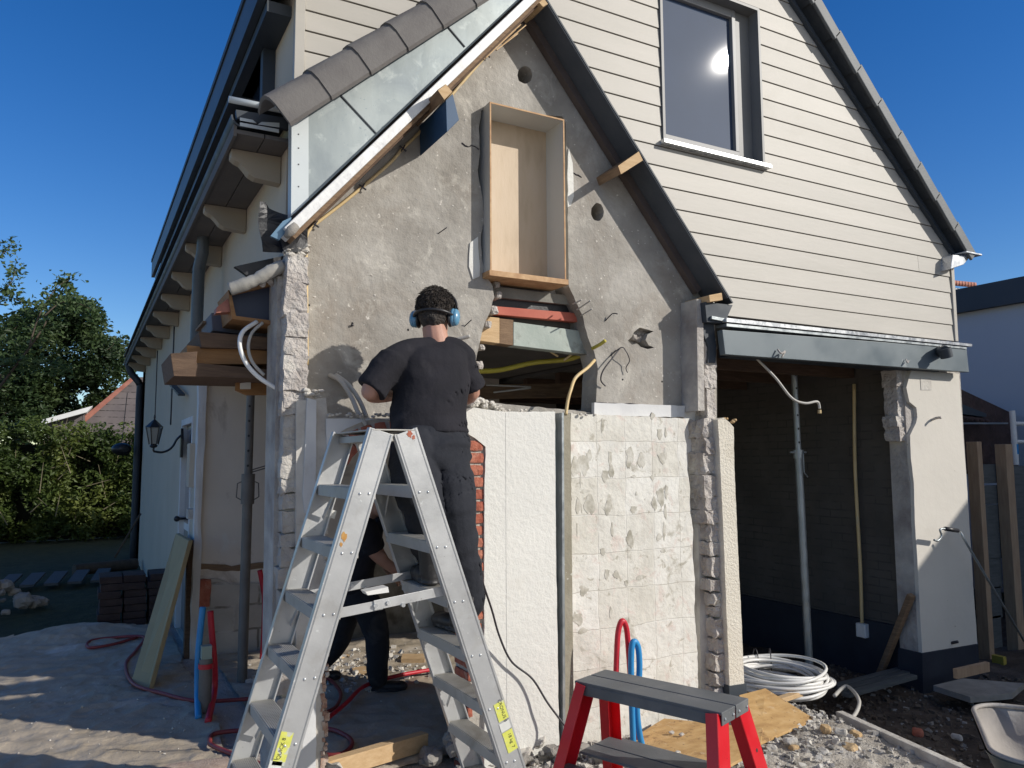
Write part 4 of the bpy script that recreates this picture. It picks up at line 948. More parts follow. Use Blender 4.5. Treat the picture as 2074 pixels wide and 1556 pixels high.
# loose grey conduits hanging out of the eave
pipe('loose_conduit', pp([(520,652,4.0),(492,672,3.96),(486,700,3.94),(498,735,3.92),(525,765,3.9),(562,788,3.88)]), .011, M['whitepipe'])
pipe('loose_conduit', pp([(532,654,4.0),(510,675,3.98),(503,705,3.97),(512,735,3.95),(535,760,3.95)]), .008, M['greyconduit'])
px_box('gusset_board', [(480,765),(562,712),(562,795),(545,800),(500,800),(478,790)], 4.35, .04, M['woodorange'])
px_box('switch_plate', [(487,776),(508,774),(508,788),(487,788)], 4.33, .015, M['whitepipe'])
# ---------------- stepladder ----------------
LY0, LY1 = 2.86, 3.37
lad = thing('stepladder', 'worn aluminium A-frame stepladder in front of the brick arch, man standing on it', 'stepladder', (1.08, 3.1, 0))
def stile(sgn, Y, out):
    mb = MB()
    if sgn < 0: top = Vector((1.000, Y, 1.71)); bot = Vector((.49, Y, 0))
    else: top = Vector((1.098, Y, 1.71)); bot = Vector((1.70, Y, 0))
    d = (bot-top).normalized(); w = .049; s_ = Vector((-d.z, 0, d.x))*(w)
    mb.obox((top+bot)/2, (bot-top)/2, s_, Vector((0,.003,0)))
    for k in (-1, 1): mb.obox((top+bot)/2 + s_*k*.94 + Vector((0,out*.014,0)), (bot-top)/2, s_*.06, Vector((0,.013,0)))
    for k in (-.84, -.78, .78, .84): mb.obox((top+bot)/2 + s_*k - Vector((0,out*.0035,0)), (bot-top)/2*.999, s_*.016, Vector((0,.0012,0)))
    return mb.build('stile', M['alu'], lad, bevel=.002), top, bot, d
st = {}
for sg in (-1, 1):
    for Y, out in ((LY0, 1), (LY1, -1)):
        st[(sg, Y)] = stile(sg, Y, out)
mb = MB()
for k in range(3):
    x = 1.0+.035*k; mb.box((x-.0165, LY0+.004, 1.672), (x+.0165, LY1-.004, 1.70))
mb.box((.965, LY0-.004, 1.712), (1.14, LY1+.004, 1.718))
mb.build('top_plate', M['aludull'], lad, bevel=.002)
for sg in (-1, 1):
    top = Vector((1.0 if sg < 0 else 1.098, 0, 1.71)); bot = Vector((.49 if sg < 0 else 1.70, 0, 0)); d = (bot-top).normalized()
    for k in range(1, 8):
        z = 1.71-.215*k; t = (1.71-z)/1.71; x = top.x+(bot.x-top.x)*t
        mb = MB(); hw = .046
        mb.box((x-hw, LY0+.006, z-.006), (x+hw, LY1-.006, z)); mb.box((x-hw, LY0+.006, z-.042), (x-hw+.004, LY1-.006, z-.006)); mb.box((x+hw-.004, LY0+.006, z-.042), (x+hw, LY1-.006, z-.006))
        for j in range(12): mb.box((x-hw+.005+j*.0073, LY0+.01, z), (x-hw+.0085+j*.0073, LY1-.01, z+.0025))
        mb.build('tread', M['aludull'], lad)
        for q_ in (-.018, .018):
            r_ = MB(); r_.ell((x+q_, LY0-.004, z-.02), (.0055,.003,.0055), n=8, m=6); r_.build('rivet', M['brightsteel'], lad, smooth=True)
        if k in (1, 3, 5, 7):
            mb = MB(); mb.beam((x, LY0+.12, z-.03), (x+sg*.02, LY0+.015, z-.14), .004, .016); mb.beam((x, LY1-.12, z-.03), (x+sg*.02, LY1-.015, z-.14), .004, .016); explode(mb.build('brace', M['alu'], lad))
# folding spreader with hinge plates
def spreader(Y, dz):
    sp_ = MB(); a = Vector((.79, Y, 1.065-.03+dz)); m_ = Vector((.99, Y-.006, 1.058+dz)); b = Vector((1.33, Y, 1.092+dz))
    sp_.beam(a, m_+Vector((.03,0,0)), .004, .036, (0,0,1)); sp_.beam(m_+Vector((-.005,-.005,0)), b, .004, .036, (0,0,1))
    o = sp_.build('spreader_bar', M['alu'], lad, bevel=.001)
    mb = MB()
    for q in (m_, m_+Vector((.05,0,.006)), m_+Vector((.11,0,-.008))): mb.tube([q+Vector((0,-.012,0)), q+Vector((0,.006,0))], .008, 10)
    explode(mb.build('rivet', M['brightsteel'], o))
spreader(LY0+.03, 0); spreader(LY1-.03, 0)
# stickers and stains
def sticker(p, d, w, l, m, txt=None, par=None, Y=LY0-.0045):
    c = Vector((p.x, Y, p.z)); s_ = Vector((-d.z, 0, d.x)); mb = MB(); mb.obox(c, d*l/2, s_*w/2, Vector((0,.0006,0)))
    o = mb.build('sticker', m, par or lad)
    if txt:
        cu = bpy.data.curves.new('sticker_text', 'FONT'); cu.body = txt; cu.size = w*.42; cu.align_x = 'CENTER'; cu.align_y = 'CENTER'
        to = bpy.data.objects.new('sticker_text', cu); col.objects.link(to)
        me = bpy.data.meshes.new_from_object(to.evaluated_get(bpy.context.evaluated_depsgraph_get())); bpy.data.objects.remove(to)
        X_ = d; Z_ = Vector((0,-1,0)); Y_ = Z_.cross(X_)
        me.transform(Matrix((X_, Y_, Z_)).transposed().to_4x4()); 
        for v in me.vertices: v.co += c + Vector((0,-.0014,0)) + Y_*w*.12
        me.materials.clear(); me.materials.append(M['ink']); t = bpy.data.objects.new('sticker_text', me); col.objects.link(t); attach(t, par or lad)
s_, top, bot, dd = st[(1, LY0)]
sticker(PY(1014,1440,LY0), dd, .046, .075, M['sticker'], 'CRONUS 8'); sticker(PY(1022,1470,LY0), dd, .046, .035, M['stickerwhite']); sticker(PY(1032,1500,LY0), dd, .046, .085, M['sticker'], '18 kg  7')
s_, top, bot, dd2 = st[(-1, LY0)]
sticker(PY(572,1516,LY0), -dd2, .044, .11, M['sticker'], 'QUICK 8'); sticker(PY(556,1552,LY0), -dd2, .044, .035, M['stickerwhite'], 'EN 131')
sticker(PY(668,1040,LY1), dd2, .05, .035, M['stickerwhite'], None, None, LY1-.006)
mb = MB(); 
def blob(cx, cy, r, n=12, sd=0): return [PY(cx+r*cos(2*pi*k/n)*(1+.35*sin(k*3.1+sd)), cy+r*1.5*sin(2*pi*k/n)*(1+.3*cos(k*2.2+sd)), LY0-.0045) for k in range(n)]
mb.prism(blob(697,1087,6), (0,.001,0)); mb.prism(blob(691,1103,3), (0,.001,0)); mb.build('rust_stain', M['rust'], lad)
mb = MB(); mb.prism(blob(830,879,5,sd=2), (0,.001,0)); mb.prism(blob(838,886,3,sd=4), (0,.001,0)); mb.build('red_stain', M['brick'], lad)
# bits lying on the spreader and steps
mb = MB(); a = PY(770,1199,2.93); mb.prism([PY(740,1199,2.95), PY(786,1189,2.95), PY(788,1200,2.95), PY(745,1206,2.95)], (0,.06,0)); tag(mb.build('hinge_plate', M['whitepipe']), 'flat white metal plate lying on the ladder hinge', 'metal plate')

# ---------------- red step stool ----------------
h = .60
A, B, C_, D = [P(x, y, 'z', h) for x, y in ((1168,1378),(1222,1356),(1512,1412),(1466,1447))]
cen = (A+B+C_+D)/4; lx = ((D-A)+(C_-B)).normalized(); ly = Vector((-lx.y, lx.x, 0)); L_ = ((D-A).length+(C_-B).length)/4; Wd = .125
stool = thing('step_stool', 'red steel step stool with two worn grey top slats in the foreground', 'step stool', (cen.x, cen.y, 0))
for sg in (-1, 1):
    c = cen + ly*sg*(Wd*.515)
    mb = MB(); mb.obox(c+Vector((0,0,-.006)), lx*L_, ly*Wd*.485, Vector((0,0,.006)))
    mb.obox(c + ly*sg*(Wd*.47)+Vector((0,0,-.034)), lx*(L_-.02), ly*.003, Vector((0,0,.023)))
    for e in (-1, 1): mb.obox(c + lx*e*(L_-.003)+Vector((0,0,-.03)), lx*.003, ly*Wd*.47, Vector((0,0,.022)))
    mb.build('top_slat', M['stooltop'], stool, bevel=.004)
    mb = MB()
    for e in (-1, 1):
        for t in (-.3, .3): mb.ell(c + lx*e*(L_+.002)+ly*t*Wd+Vector((0,0,-.028)), .006, n=8, m=6)
    explode(mb.build('bolt', M['brightsteel'], stool))
for e in (-1, 1):
    for sg in (-1, 1):
        tp = cen + lx*e*(L_-.035) + ly*sg*(Wd*.72) + Vector((0,0,-.02)); bt = cen + lx*e*(L_+.055) + ly*sg*(Wd*.72+.17); bt.z = 0
        d = (bt-tp).normalized(); sy = (ly - d*ly.dot(d)).normalized(); sx = d.cross(sy).normalized()
        if sx.dot(lx)*e < 0: sx = -sx
        mb = MB(); m_ = (tp+bt)/2; hl = (bt-tp)/2
        mb.obox(m_ + sx*.022, hl, sy*.046, sx*.0016)                  # web facing the stool end
        for k in (-1, 1): mb.obox(m_ + sy*k*.046 - sx*.004, hl, sy*.0016, sx*.026)
        mb.build('leg', M['redmetal'], stool, bevel=.002)
        mb = MB(); mb.tube([m_+sx*.0245-d*.10, m_+sx*.0235-d*.10], .008, 10); mb.build('bolt_hole', M['ink'], stool)
for zz in (.20,):
    for sg in (-1, 1):
        for hlf in (0, 1):
            c = cen + ly*sg*(Wd*.72+.09+hlf*.06); c.z = zz+.04
            if sg < 0 and hlf: continue
            mb = MB(); mb.obox(c, lx*(L_+.02), ly*.028, Vector((0,0,.006))); mb.build('step', M['stooltop'], stool, bevel=.003)
# second-step platform seen low between the legs
c = cen.copy(); c.z = .29
mb = MB()
for k in (-1, 1): mb.obox(c+ly*k*.062, lx*(L_-.02), ly*.058, Vector((0,0,.006)))
mb.build('step', M['stooltop'], stool, bevel=.003)

# ---------------- props, braces ----------------
def prop(name, label, base, topp, m, r, zc, kind):
    t = thing(name, label, 'steel prop', tuple(base)); b = Vector(base); tp = Vector(topp); d = (tp-b)
    mid = b + d*zc
    MB().tube([b+d.normalized()*.006, mid], r, 18).build('outer_tube', m, t, smooth='auto')
    MB().tube([mid, tp], r*.82, 18).build('inner_tube', m, t, smooth='auto')
    mb = MB(); mb.tube([mid-d.normalized()*(.20 if kind else .05), mid+d.normalized()*.02], r*1.35, 18); mb.build('collar', m, t, smooth='auto')
    mb = MB(); mb.box((b.x-.07, b.y-.07, b.z), (b.x+.07, b.y+.07, b.z+.008)); mb.build('base_plate', m, t)
    mb = MB(); mb.box((tp.x-.07, tp.y-.07, tp.z), (tp.x+.07, tp.y+.07, tp.z+.008)); mb.build('top_plate', m, t)
    mb = MB(); q = mid - d.normalized()*.10
    if kind:
        for s_ in (-1, 1): mb.tube([q+Vector((s_*.03,0,.07)), q+Vector((s_*.075,0,.05)), q+Vector((s_*.08,0,-.05)), q+Vector((s_*.03,0,-.08))], .005, 6)
        mb.tube([mid+Vector((.02,0,.03)), mid+Vector((.12,0,.06)), mid+Vector((.13,0,.08)), mid+Vector((.03,0,.05))], .005, 6)
    else:
        mb.tube([mid+Vector((-.09,0,0)), mid+Vector((.09,0,0))], .008, 8); mb.tube([mid+Vector((0,-.05,-.01)), mid+Vector((-.01,-.06,-.16)), mid+Vector((.04,-.05,-.2))], .005, 6)
    mb.build('handle', m, t)
    mb = MB()
    for k in range(7):
        q = mid + d.normalized()*(.08+.11*k); mb.tube([q+Vector((-.01,-r*.83,0)), q+Vector((-.01,-r*.75,0))], .009, 8)
    explode(mb.build('pin_hole', M['ink'], t))
    return t
b1 = P(1640,1364,'z',-.10); t1_ = P(1608,748,'y',b1.y); prop('steel_prop', 'tall galvanised steel prop standing in the dark garage opening', (b1.x,b1.y,-.10), (t1_.x,t1_.y,t1_.z), M['steelprop'], .031, .72, False)
b2 = P(490,1385,'z',0); t2_ = P(508,792,'y',b2.y); prop('steel_prop', 'rusty brown steel prop under the sawn-off eave timbers on the left', tuple(b2), (t2_.x,t2_.y,t2_.z), M['propbrown'], .036, .70, True)
br_ = thing('timber_brace', 'slanting timber brace leaning against the garage side wall near the pillar', 'timber', tuple(P(1780,1370,'z',-.1)))
mb = MB(); mb.beam(P(1782,1366,'z',-.08), P(1846,1205,'x',5.50), .04, .055, (1,0,0)); mb.build('plank', M['wood'], br_, bevel=.003)
# leaning pale board on the left
lb = MB(); pts = [P(275,1390,'z',0), P(292,1396,'z',0), P(391,1092,'y',7.0), P(362,1082,'y',7.3)]
bA = P(276,1388,'z',0.0); bB = P(293,1396,'z',0.0)
a0 = Vector((.40,6.42,0.0)); 
tl = P(364,1080,'x',.80); trr = P(391,1094,'x',.80)
n_ = Vector((-.03, 0, .0))
bl = P(272,1392,'z',0); brr = P(291,1398,'z',0)
lb.prism([bl, brr+Vector((.05,-.1,0)), trr, tl], Vector((-.035,-.02,-.0)))
tag(lb.build('wood_panel', mat('pale_insulation_board', [(.36,.28,.15),(.42,.33,.18)], .8, nscale=3), bevel=.004), 'pale yellow board leaning against the white side wall by the door', 'board')

# ---------------- hoses, pipes, cables ----------------
def solo(name, pts, r, m, label, cat, group=None, n=10, k=8):
    mb = MB(); mb.tube(smooth_path(pts, k), r, n); o = mb.build(name, m, None, smooth=True); return tag(o, label, cat, group)
def G(x, y, z=0): return P(x, y, 'z', z+(.04 if x < 1150 else 0))
yb = 3.70; xb0 = PY(1249,1430,yb)
solo('bent_pipe', [PY(1243,1560,3.55)-Vector((0,0,.0)), PY(1246,1430,3.55), PY(1249,1330,3.55), PY(1252,1280,3.55), PY(1260,1258,3.55), PY(1269,1275,3.55), PY(1274,1330,3.55), PY(1280,1400,3.55), PY(1300,1540,3.55)], .0155, M['red'], 'tall red water pipe bent into a loop behind the step stool', 'water pipe')
solo('bent_pipe', [PY(1284,1540,3.5), PY(1280,1440,3.5), PY(1278,1350,3.5), PY(1280,1308,3.5), PY(1286,1300,3.5), PY(1293,1315,3.5), PY(1295,1360,3.5), PY(1290,1430,3.5), PY(1296,1490,3.5), PY(1308,1530,3.5)], .0165, M['blue'], 'shorter blue water pipe bent into a loop beside the red loop', 'water pipe')
gp = P(415,1445,'z',0)
solo('upright_pipe', [G(402,1455), P(400,1400,'y',5.45), P(402,1320,'y',5.45), P(410,1240,'y',5.45), P(411,1230,'y',5.45)], .020, M['blue'], 'blue pipe rising from the ground left of the brown prop', 'water pipe')
solo('upright_pipe', [G(421,1462), P(434,1400,'y',5.5), P(434,1340,'y',5.5), P(428,1270,'y',5.5), P(426,1238,'y',5.5)], .020, M['red'], 'red pipe rising from the ground beside the blue pipe on the left', 'water pipe')
solo('upright_pipe', [P(530,1345,'y',6.6), P(534,1280,'y',6.6), P(535,1210,'y',6.6), P(526,1155,'y',6.6)], .020, M['red'], 'red pipe standing against the blockwork right of the brown prop', 'water pipe')
t = thing('drain_pipe', 'short grey tube with a red band between the blue and red pipes', 'tube', tuple(G(414,1440)))
q = G(414,1440); MB().tube([q, Vector((q.x, q.y, .36))], .04, 16).build('tube', M['propbrown'], t, smooth='auto'); MB().tube([Vector((q.x,q.y,.30)), Vector((q.x,q.y,.33))], .045, 16).build('band', M['red'], t, smooth='auto')
mb = MB(); mb.box((q.x-.03, q.y-.03, .36), (q.x+.03, q.y+.03, .44)); mb.build('cap', mat('pale_green_cap', [(.3,.36,.3)], .6), t)
solo('air_hose', [G(280,1290), G(230,1305), G(182,1312), G(180,1300), G(215,1293), G(290,1290,.01), G(275,1318), G(255,1345), G(270,1385), G(330,1405), G(400,1420), G(500,1416), G(560,1408)], .013, M['hose'], 'dark red hose snaking over the plastic sheet on the left', 'hose')
solo('air_hose', [G(655,1372), G(672,1380), G(690,1405), G(680,1432), G(655,1445)], .012, M['hose'], 'small dark red hose curve just inside the arch', 'hose')
solo('air_hose', [G(560,1560), G(440,1515), G(425,1500), G(440,1485), G(520,1478), G(650,1475), G(700,1490), G(712,1510), G(680,1530), G(600,1520), G(480,1500)], .013, M['hose'], 'dark red hose coiled behind the ladder feet', 'hose')
solo('floor_pipe', [G(660,1458,.02), G(700,1425,.02), G(738,1390,.02), G(800,1370,.02), G(900,1352,.02)], .014, M['red'], 'straight red pipe lying on the floor behind the crouching man', 'water pipe')
solo('power_cable', [PY(968,1130,3.45), PY(978,1180,3.5), PY(996,1235,3.6), PY(1012,1290,3.66), PY(1036,1340,3.69), PY(1078,1375,3.68), PY(1110,1425,3.66), PY(1150,1480,3.60), PY(1180,1540,3.4)], .0055, M['cable'], 'thin dark cable hanging over the white stucco pier', 'cable', k=10)
solo('hanging_wire', [PY(1533,727,3.85), PY(1570,765,3.8), PY(1603,806,3.75), PY(1630,817,3.72), PY(1655,814,3.7), PY(1660,828,3.7)], .009, M['greyconduit'], 'cream cable hanging below the grey garage fascia', 'cable')
mb = MB(); c = PY(1660,834,3.70); mb.tube([c+Vector((0,0,.012)), c-Vector((0,0,.012))], .012, 10); tag(mb.build('wire_connector', M['cream']), 'small cream connector at the end of the hanging cable', 'connector')
# coil of white cable
cc_ = P(1598,1402,'z',.0); ct = thing('cable_coil', 'big coil of white cable lying in front of the garage opening', 'cable coil', (cc_.x, cc_.y, 0))
mb = MB()
for k in range(17):
    R_ = .25+.11*random.random(); z = .012+.0062*k+random.uniform(0,.008); ox, oy = random.uniform(-.022,.022), random.uniform(-.022,.022); ph = random.random()*6
    pts = [Vector((cc_.x+ox+(R_+.012*sin(2*t_+ph))*1.0*cos(t_), cc_.y+.10+oy+(R_+.012*sin(3*t_+ph))*sin(t_), z+.022*sin(t_+ph)+.02)) for t_ in [2*pi*j/40 for j in range(41)]]
    mb.tube(pts, .0115, 8, cap=False)
mb.build('winding', M['whitepipe'], ct, smooth=True)['kind'] = 'stuff'
mb = MB()
for an in (.9, 1.25): 
    c = Vector((cc_.x+.31*cos(an), cc_.y+.10+.31*sin(an), .10)); mb.tube([c+Vector((.045*cos(t_)*cos(an), .045*cos(t_)*sin(an), .1*sin(t_))) for t_ in [2*pi*j/16 for j in range(17)]], .004, 6, cap=False)
explode(mb.build('tie', M['cable'], ct))
solo('grey_conduit', [G(1690,1410,.03), G(1715,1390,.05), G(1740,1420,.03), G(1725,1455,.0), G(1690,1465,.0)], .012, M['greyconduit'], 'loose grey flexible conduit curling out beside the cable coil', 'conduit')
solo('wire_hook', [PY(1246,1440,3.6), PY(1238,1470,3.6), PY(1228,1490,3.6), PY(1214,1510,3.62)], .006, M['steelprop'], 'thin bent wire hanging on the tiled wall behind the step stool', 'wire')

# ---------------- boards on the ground ----------------
def board(name, px, z, th_, m, label, cat='board', zs=None):
    pts = [P(x, y, 'z', (zs[i] if zs else z)) for i, (x, y) in enumerate(px)]
    mb = MB(); mb.prism(pts, (0, 0, -th_)); return tag(mb.build(name, m, None, bevel=.0015), label, cat)
board('osb_sheet', [(1497,1408),(1550,1394),(1650,1456),(1537,1506)], .1, .014, M['osb'], 'orange chipboard sheet propped on the cable coil', zs=[.16,.17,.05,.06])
board('osb_sheet', [(1285,1492),(1345,1455),(1545,1475),(1540,1515),(1460,1560),(1380,1610),(1285,1590)], .035, .014, M['osb'], 'larger chipboard sheet flat under the step stool with plaster crumbs on it', zs=[.085,.085,.09,.075,.07,.07,.07])
mb = MB(); mb.beam(G(1700,1452,.01), G(1990,1585,.03), .05, .07); tag(mb.build('edging_board', M['stone'], None, bevel=.004), 'long dusty edging board between the pale rubble and the dark soil', 'board')
mb = MB(); mb.beam(G(1560,1424,.06), G(1620,1404,.06), .05, .03); tag(mb.build('timber_offcut', M['woodlight'], None, bevel=.003), 'short pale timber offcut inside the cable coil', 'timber')
mb = MB(); mb.beam(G(650,1562,.06), G(860,1500,.03), .06, .09); tag(mb.build('timber_beam', M['woodlight'], None, bevel=.003), 'long pale timber lying across the arch threshold', 'timber')
board('timber_offcut', [(815,1324),(858,1324),(860,1334),(812,1334)], .05, .04, M['woodlight'], 'small pale block of wood lying by the back wall')
board('timber_offcut', [(712,1352),(745,1348),(752,1362),(735,1366),(716,1360)], .03, .02, M['woodlight'], 'flat pale offcut on the plastic behind the crouching man')
board('timber_offcut', [(690,1328),(712,1322),(714,1326),(692,1332)], .03, .02, M['woodlight'], 'thin strip of wood left of the crouching man')
for k, (x0, y0, x1, y1) in enumerate(((1700,1400,1840,1362),(1712,1408,1850,1370),(1690,1392,1830,1355))):
    mb = MB(); mb.beam(G(x0,y0,-.02+.03*(k==1)), G(x1,y1,-.02+.03*(k==1)), .06, .03)
    tag(mb.build('floor_batten', M['darkboard'], None, bevel=.003), ['front dark batten of three on the soil by the pillar','middle dark batten lying on top of two others by the pillar','rear dark batten of three on the soil by the pillar'][k], 'batten', 'battens on the soil by the pillar')
board('paving_slab', [(1890,1388),(1950,1374),(2074,1384),(2050,1404),(1965,1412)], -.02, .04, M['stonegrey'], 'flat grey slab lying on the soil at the foot of the fence')

# ---------------- plastic sheet, sand, rubble ----------------
def wrinkled(name, x0, x1, y0, y1, fn, m, label, cat, n=110, stuff=False, mask=None):
    mb = MB(); ny = int(n*(y1-y0)/(x1-x0)) if False else n
    for j in range(ny+1):
        for i in range(n+1):
            x = x0+(x1-x0)*i/n; y = y0+(y1-y0)*j/ny; mb.v.append((x, y, fn(x, y)))
    for j in range(ny):
        for i in range(n):
            x = x0+(x1-x0)*(i+.5)/n; y = y0+(y1-y0)*(j+.5)/ny
            if mask and not mask(x, y): continue
            mb.f.append((j*(n+1)+i, j*(n+1)+i+1, (j+1)*(n+1)+i+1, (j+1)*(n+1)+i))
    o = mb.build(name, m, None, smooth=True)
    return tag(o, label, cat)
def ridge(x, y, s): return (1-abs(noise.noise(Vector((x*s, y*s, s)))*2))
def plz(x, y):
    a = ridge(x+.3*y, y*.5, 1.5); b = ridge(x*.6, y+.2*x, 3.1)
    return .014+.020*max(0, a-.5)+.030*max(0, b-.55)+.014*max(0, ridge(x*.9, y*1.1, 7.3)-.45)+.006*noise.noise(Vector((x*9, y*9, 2)))
wrinkled('plastic_sheet', -2.6, .80, 3.2, 8.7, lambda x, y: plz(x, y)+(.10*math.exp(-((x-.05)**2*6+(y-8.35)**2*9))), M['plastic'], 'dusty wrinkled plastic sheet covering the yard left of the house', 'plastic sheet', 240,
         mask=lambda x, y: y < 8.45+.18*noise.noise(Vector((x*1.5, 0, 3))) and x < .78+.05*noise.noise(Vector((0, y*2, 3))))
wrinkled('plastic_sheet', 1.0, 3.6, 4.0, 6.9, lambda x, y: plz(x, y)*.9, M['plastic'], 'dusty plastic sheet covering the floor inside the arch', 'plastic sheet', 110)
def rubz(x, y):
    d = math.exp(-((y-3.5)**2)*3)
    return .008+.030*d+.018*noise.noise(Vector((x*6, y*6, 3)))+.012*noise.noise(Vector((x*17, y*17, 5)))
wrinkled('rubble_bed', 2.0, 4.25, 2.0, 3.72, rubz, mat('crumbled_mortar', [(.34,.30,.25),(.48,.44,.38),(.62,.58,.52)], .95, nscale=9, detail=10, bump=1, bscale=50, bdist=.02), 'bed of crushed mortar in front of the tiled wall', 'rubble', 120,
         mask=lambda x, y: x < 4.02+.05*noise.noise(Vector((y*4,0,0))))['kind'] = 'stuff'
wrinkled('sawdust', -1.5, .75, 3.9, 4.95, lambda x, y: .042+.02*noise.noise(Vector((x*5,y*5,8))) - .05*abs(y-4.4)/.55 , mat('pinkish_dust', [(.40,.29,.22),(.55,.43,.34)], .95, nscale=30, bump=.8, bscale=90), 'patch of pinkish brick dust on the plastic sheet', 'dust')['kind'] = 'stuff'
# gravel-sized debris: beyond counting
mb = MB(); rnd = random.Random(3)
def chip(mb, c, s_, k):
    R = Matrix.Rotation(rnd.random()*6, 3, 'Z') @ Matrix.Rotation(rnd.random()*3, 3, 'X')
    vs = [Vector(((-1)**a*rnd.uniform(.5,1), (-1)**b*rnd.uniform(.4,.9), (-1)**c_*rnd.uniform(.3,.7)))*s_ for a in (0,1) for b in (0,1) for c_ in (0,1)]
    mb.add([R @ v + c for v in vs], [(0,1,3,2),(4,6,7,5),(0,4,5,1),(2,3,7,6),(0,2,6,4),(1,5,7,3)])
def scatter(name, m, n, reg, smin, smax, label):
    mb = MB()
    for k in range(n):
        x, y = reg(); s_ = smin+(smax-smin)*rnd.random()**3; z = (rubz(x, y) if x > 2 and y < 3.72 and x < 4.05 else (plz(x,y)*.9 if x > .9 and x < 4 else max(gh(x, y), plz(x,y) if x < .8 else -9)))
        chip(mb, Vector((x, y, z+s_*.3)), s_, k)
    o = mb.build(name, m); tag(o, label, 'rubble'); o['kind'] = 'stuff'
scatter('rubble_chips', M['stone'], 2600, lambda: (rnd.uniform(2.0, 4.15), 3.75-abs(rnd.gauss(0,.55))), .003, .022, 'pale stone and plaster chips scattered before the tiled wall')
scatter('rubble_chips', M['stonegrey'], 1400, lambda: (rnd.uniform(1.9, 4.15), 3.75-abs(rnd.gauss(0,.5))), .003, .020, 'grey mortar chips mixed through the rubble bed')
scatter('soil_crumbs', mat('soil_crumb', [(.07,.052,.038),(.15,.12,.09)], .95, nscale=9), 2600, lambda: (rnd.uniform(4.05, 6.4), rnd.uniform(2.2, 4.6)), .004, .026, 'clods and crumbs on the dark soil right of the edging board')
scatter('soil_stones', M['stonegrey'], 300, lambda: (rnd.uniform(4.05, 6.2), rnd.uniform(2.4, 4.2)), .006, .022, 'small grey stones on the dark soil')
scatter('floor_debris', M['stone'], 500, lambda: (1.9+rnd.gauss(0,.35), 6.0+rnd.gauss(0,.3)), .004, .028, 'white plaster crumbs on the floor behind the crouching man')
scatter('floor_debris', M['stone'], 260, lambda: (rnd.uniform(-1.2,.9), rnd.uniform(4.0,6.5)), .002, .008, 'fine crumbs on the plastic sheet at the left')
# countable chunks
def chunk(px, z, s_, m, label, seed, flat=.7):
    c = P(px[0], px[1], 'z', z); mb = MB(); mb.rock((-s_, -s_*.8, -s_*flat*.8), (s_, s_*.8, s_*flat*.8), s_*.22, s_*.35, 9/s_*.02+8, seed)
    R = Matrix.Rotation(seed*1.3, 3, 'Z') @ Matrix.Rotation(.3*sin(seed*2.1), 3, 'X')
    mb.v = [tuple(R @ Vector(v) + c) for v in mb.v]
    return tag(mb.build('stone_chunk', m, None), label, 'rubble chunk', 'chunks of rubble in front of the wall')
CH = [((1220,1535),.05,.075,'stonegrey','largest grey block chunk left of the step stool leg'),
 ((1080,1500),.10,.06,'stone','pale folded chunk standing at the foot of the stucco pier'),
 ((1062,1530),.06,.05,'stone','pale chunk right beside the ladder foot'),
 ((1110,1545),.03,.055,'stonegrey','grey chunk at the base of the metal channel'),
 ((1175,1520),.04,.035,'stonegrey','small grey chunk left of the stool’s rear leg'),
 ((1264,1548),.03,.04,'stone','pale chunk between the rear stool legs'),
 ((1600,1500),.06,.035,'stone','grey-white angular stone just right of the propped chipboard'),
 ((1672,1476),.06,.035,'stonetan','tan stone under the bunched plastic by the edging board'),
 ((1702,1483),.05,.036,'stone','pale pyramid-shaped stone near the start of the edging board'),
 ((1733,1488),.04,.036,'stonetan','rounded tan stone beside the edging board'),
 ((1720,1517),.02,.045,'stonetan','large ochre stone lying alone in the pale rubble'),
 ((1608,1516),.03,.026,'stonetan','small upright tan stone below the chipboard corner'),
 ((1666,1524),.02,.034,'stone','pale flat stone left of the ochre one'),
 ((1560,1516),.03,.03,'stone','pale stone right of the red stool leg'),
 ((1859,1484),-.10,.04,'brick','reddish stone on the dark soil'),
 ((1938,1494),-.10,.03,'stone','whitish stone on the dark soil near the wheelbarrow'),
 ((1775,1500),-.02,.05,'stonegrey','grey broken tile standing at the soil edge')]
for i, (p_, z_, s_, mm, lab) in enumerate(CH): chunk(p_, z_, s_, M[mm], lab.replace('’', "'"), i+1)
for i, (x, y, lab) in enumerate(((1360,1484,'white plaster crumb at the top of the chipboard sheet'),(1380,1488,'tiny white crumb right of the topmost crumb on the chipboard'),(1325,1524,'largest white crumb on the chipboard sheet'),(1349,1522,'round white crumb in the middle of the chipboard'),(1372,1524,'flat white crumb on the right of the chipboard'))):
    c = P(x, y, 'z', .095); s_ = .012+.006*(i == 2); mb = MB(); mb.rock(c-Vector((s_*1.3,s_,s_*.6)), c+Vector((s_*1.3,s_,s_*.6)), s_*.4, s_*.6, 40, i)
    tag(mb.build('plaster_crumb', M['stone']), lab, 'plaster crumb', 'white crumbs on the chipboard')
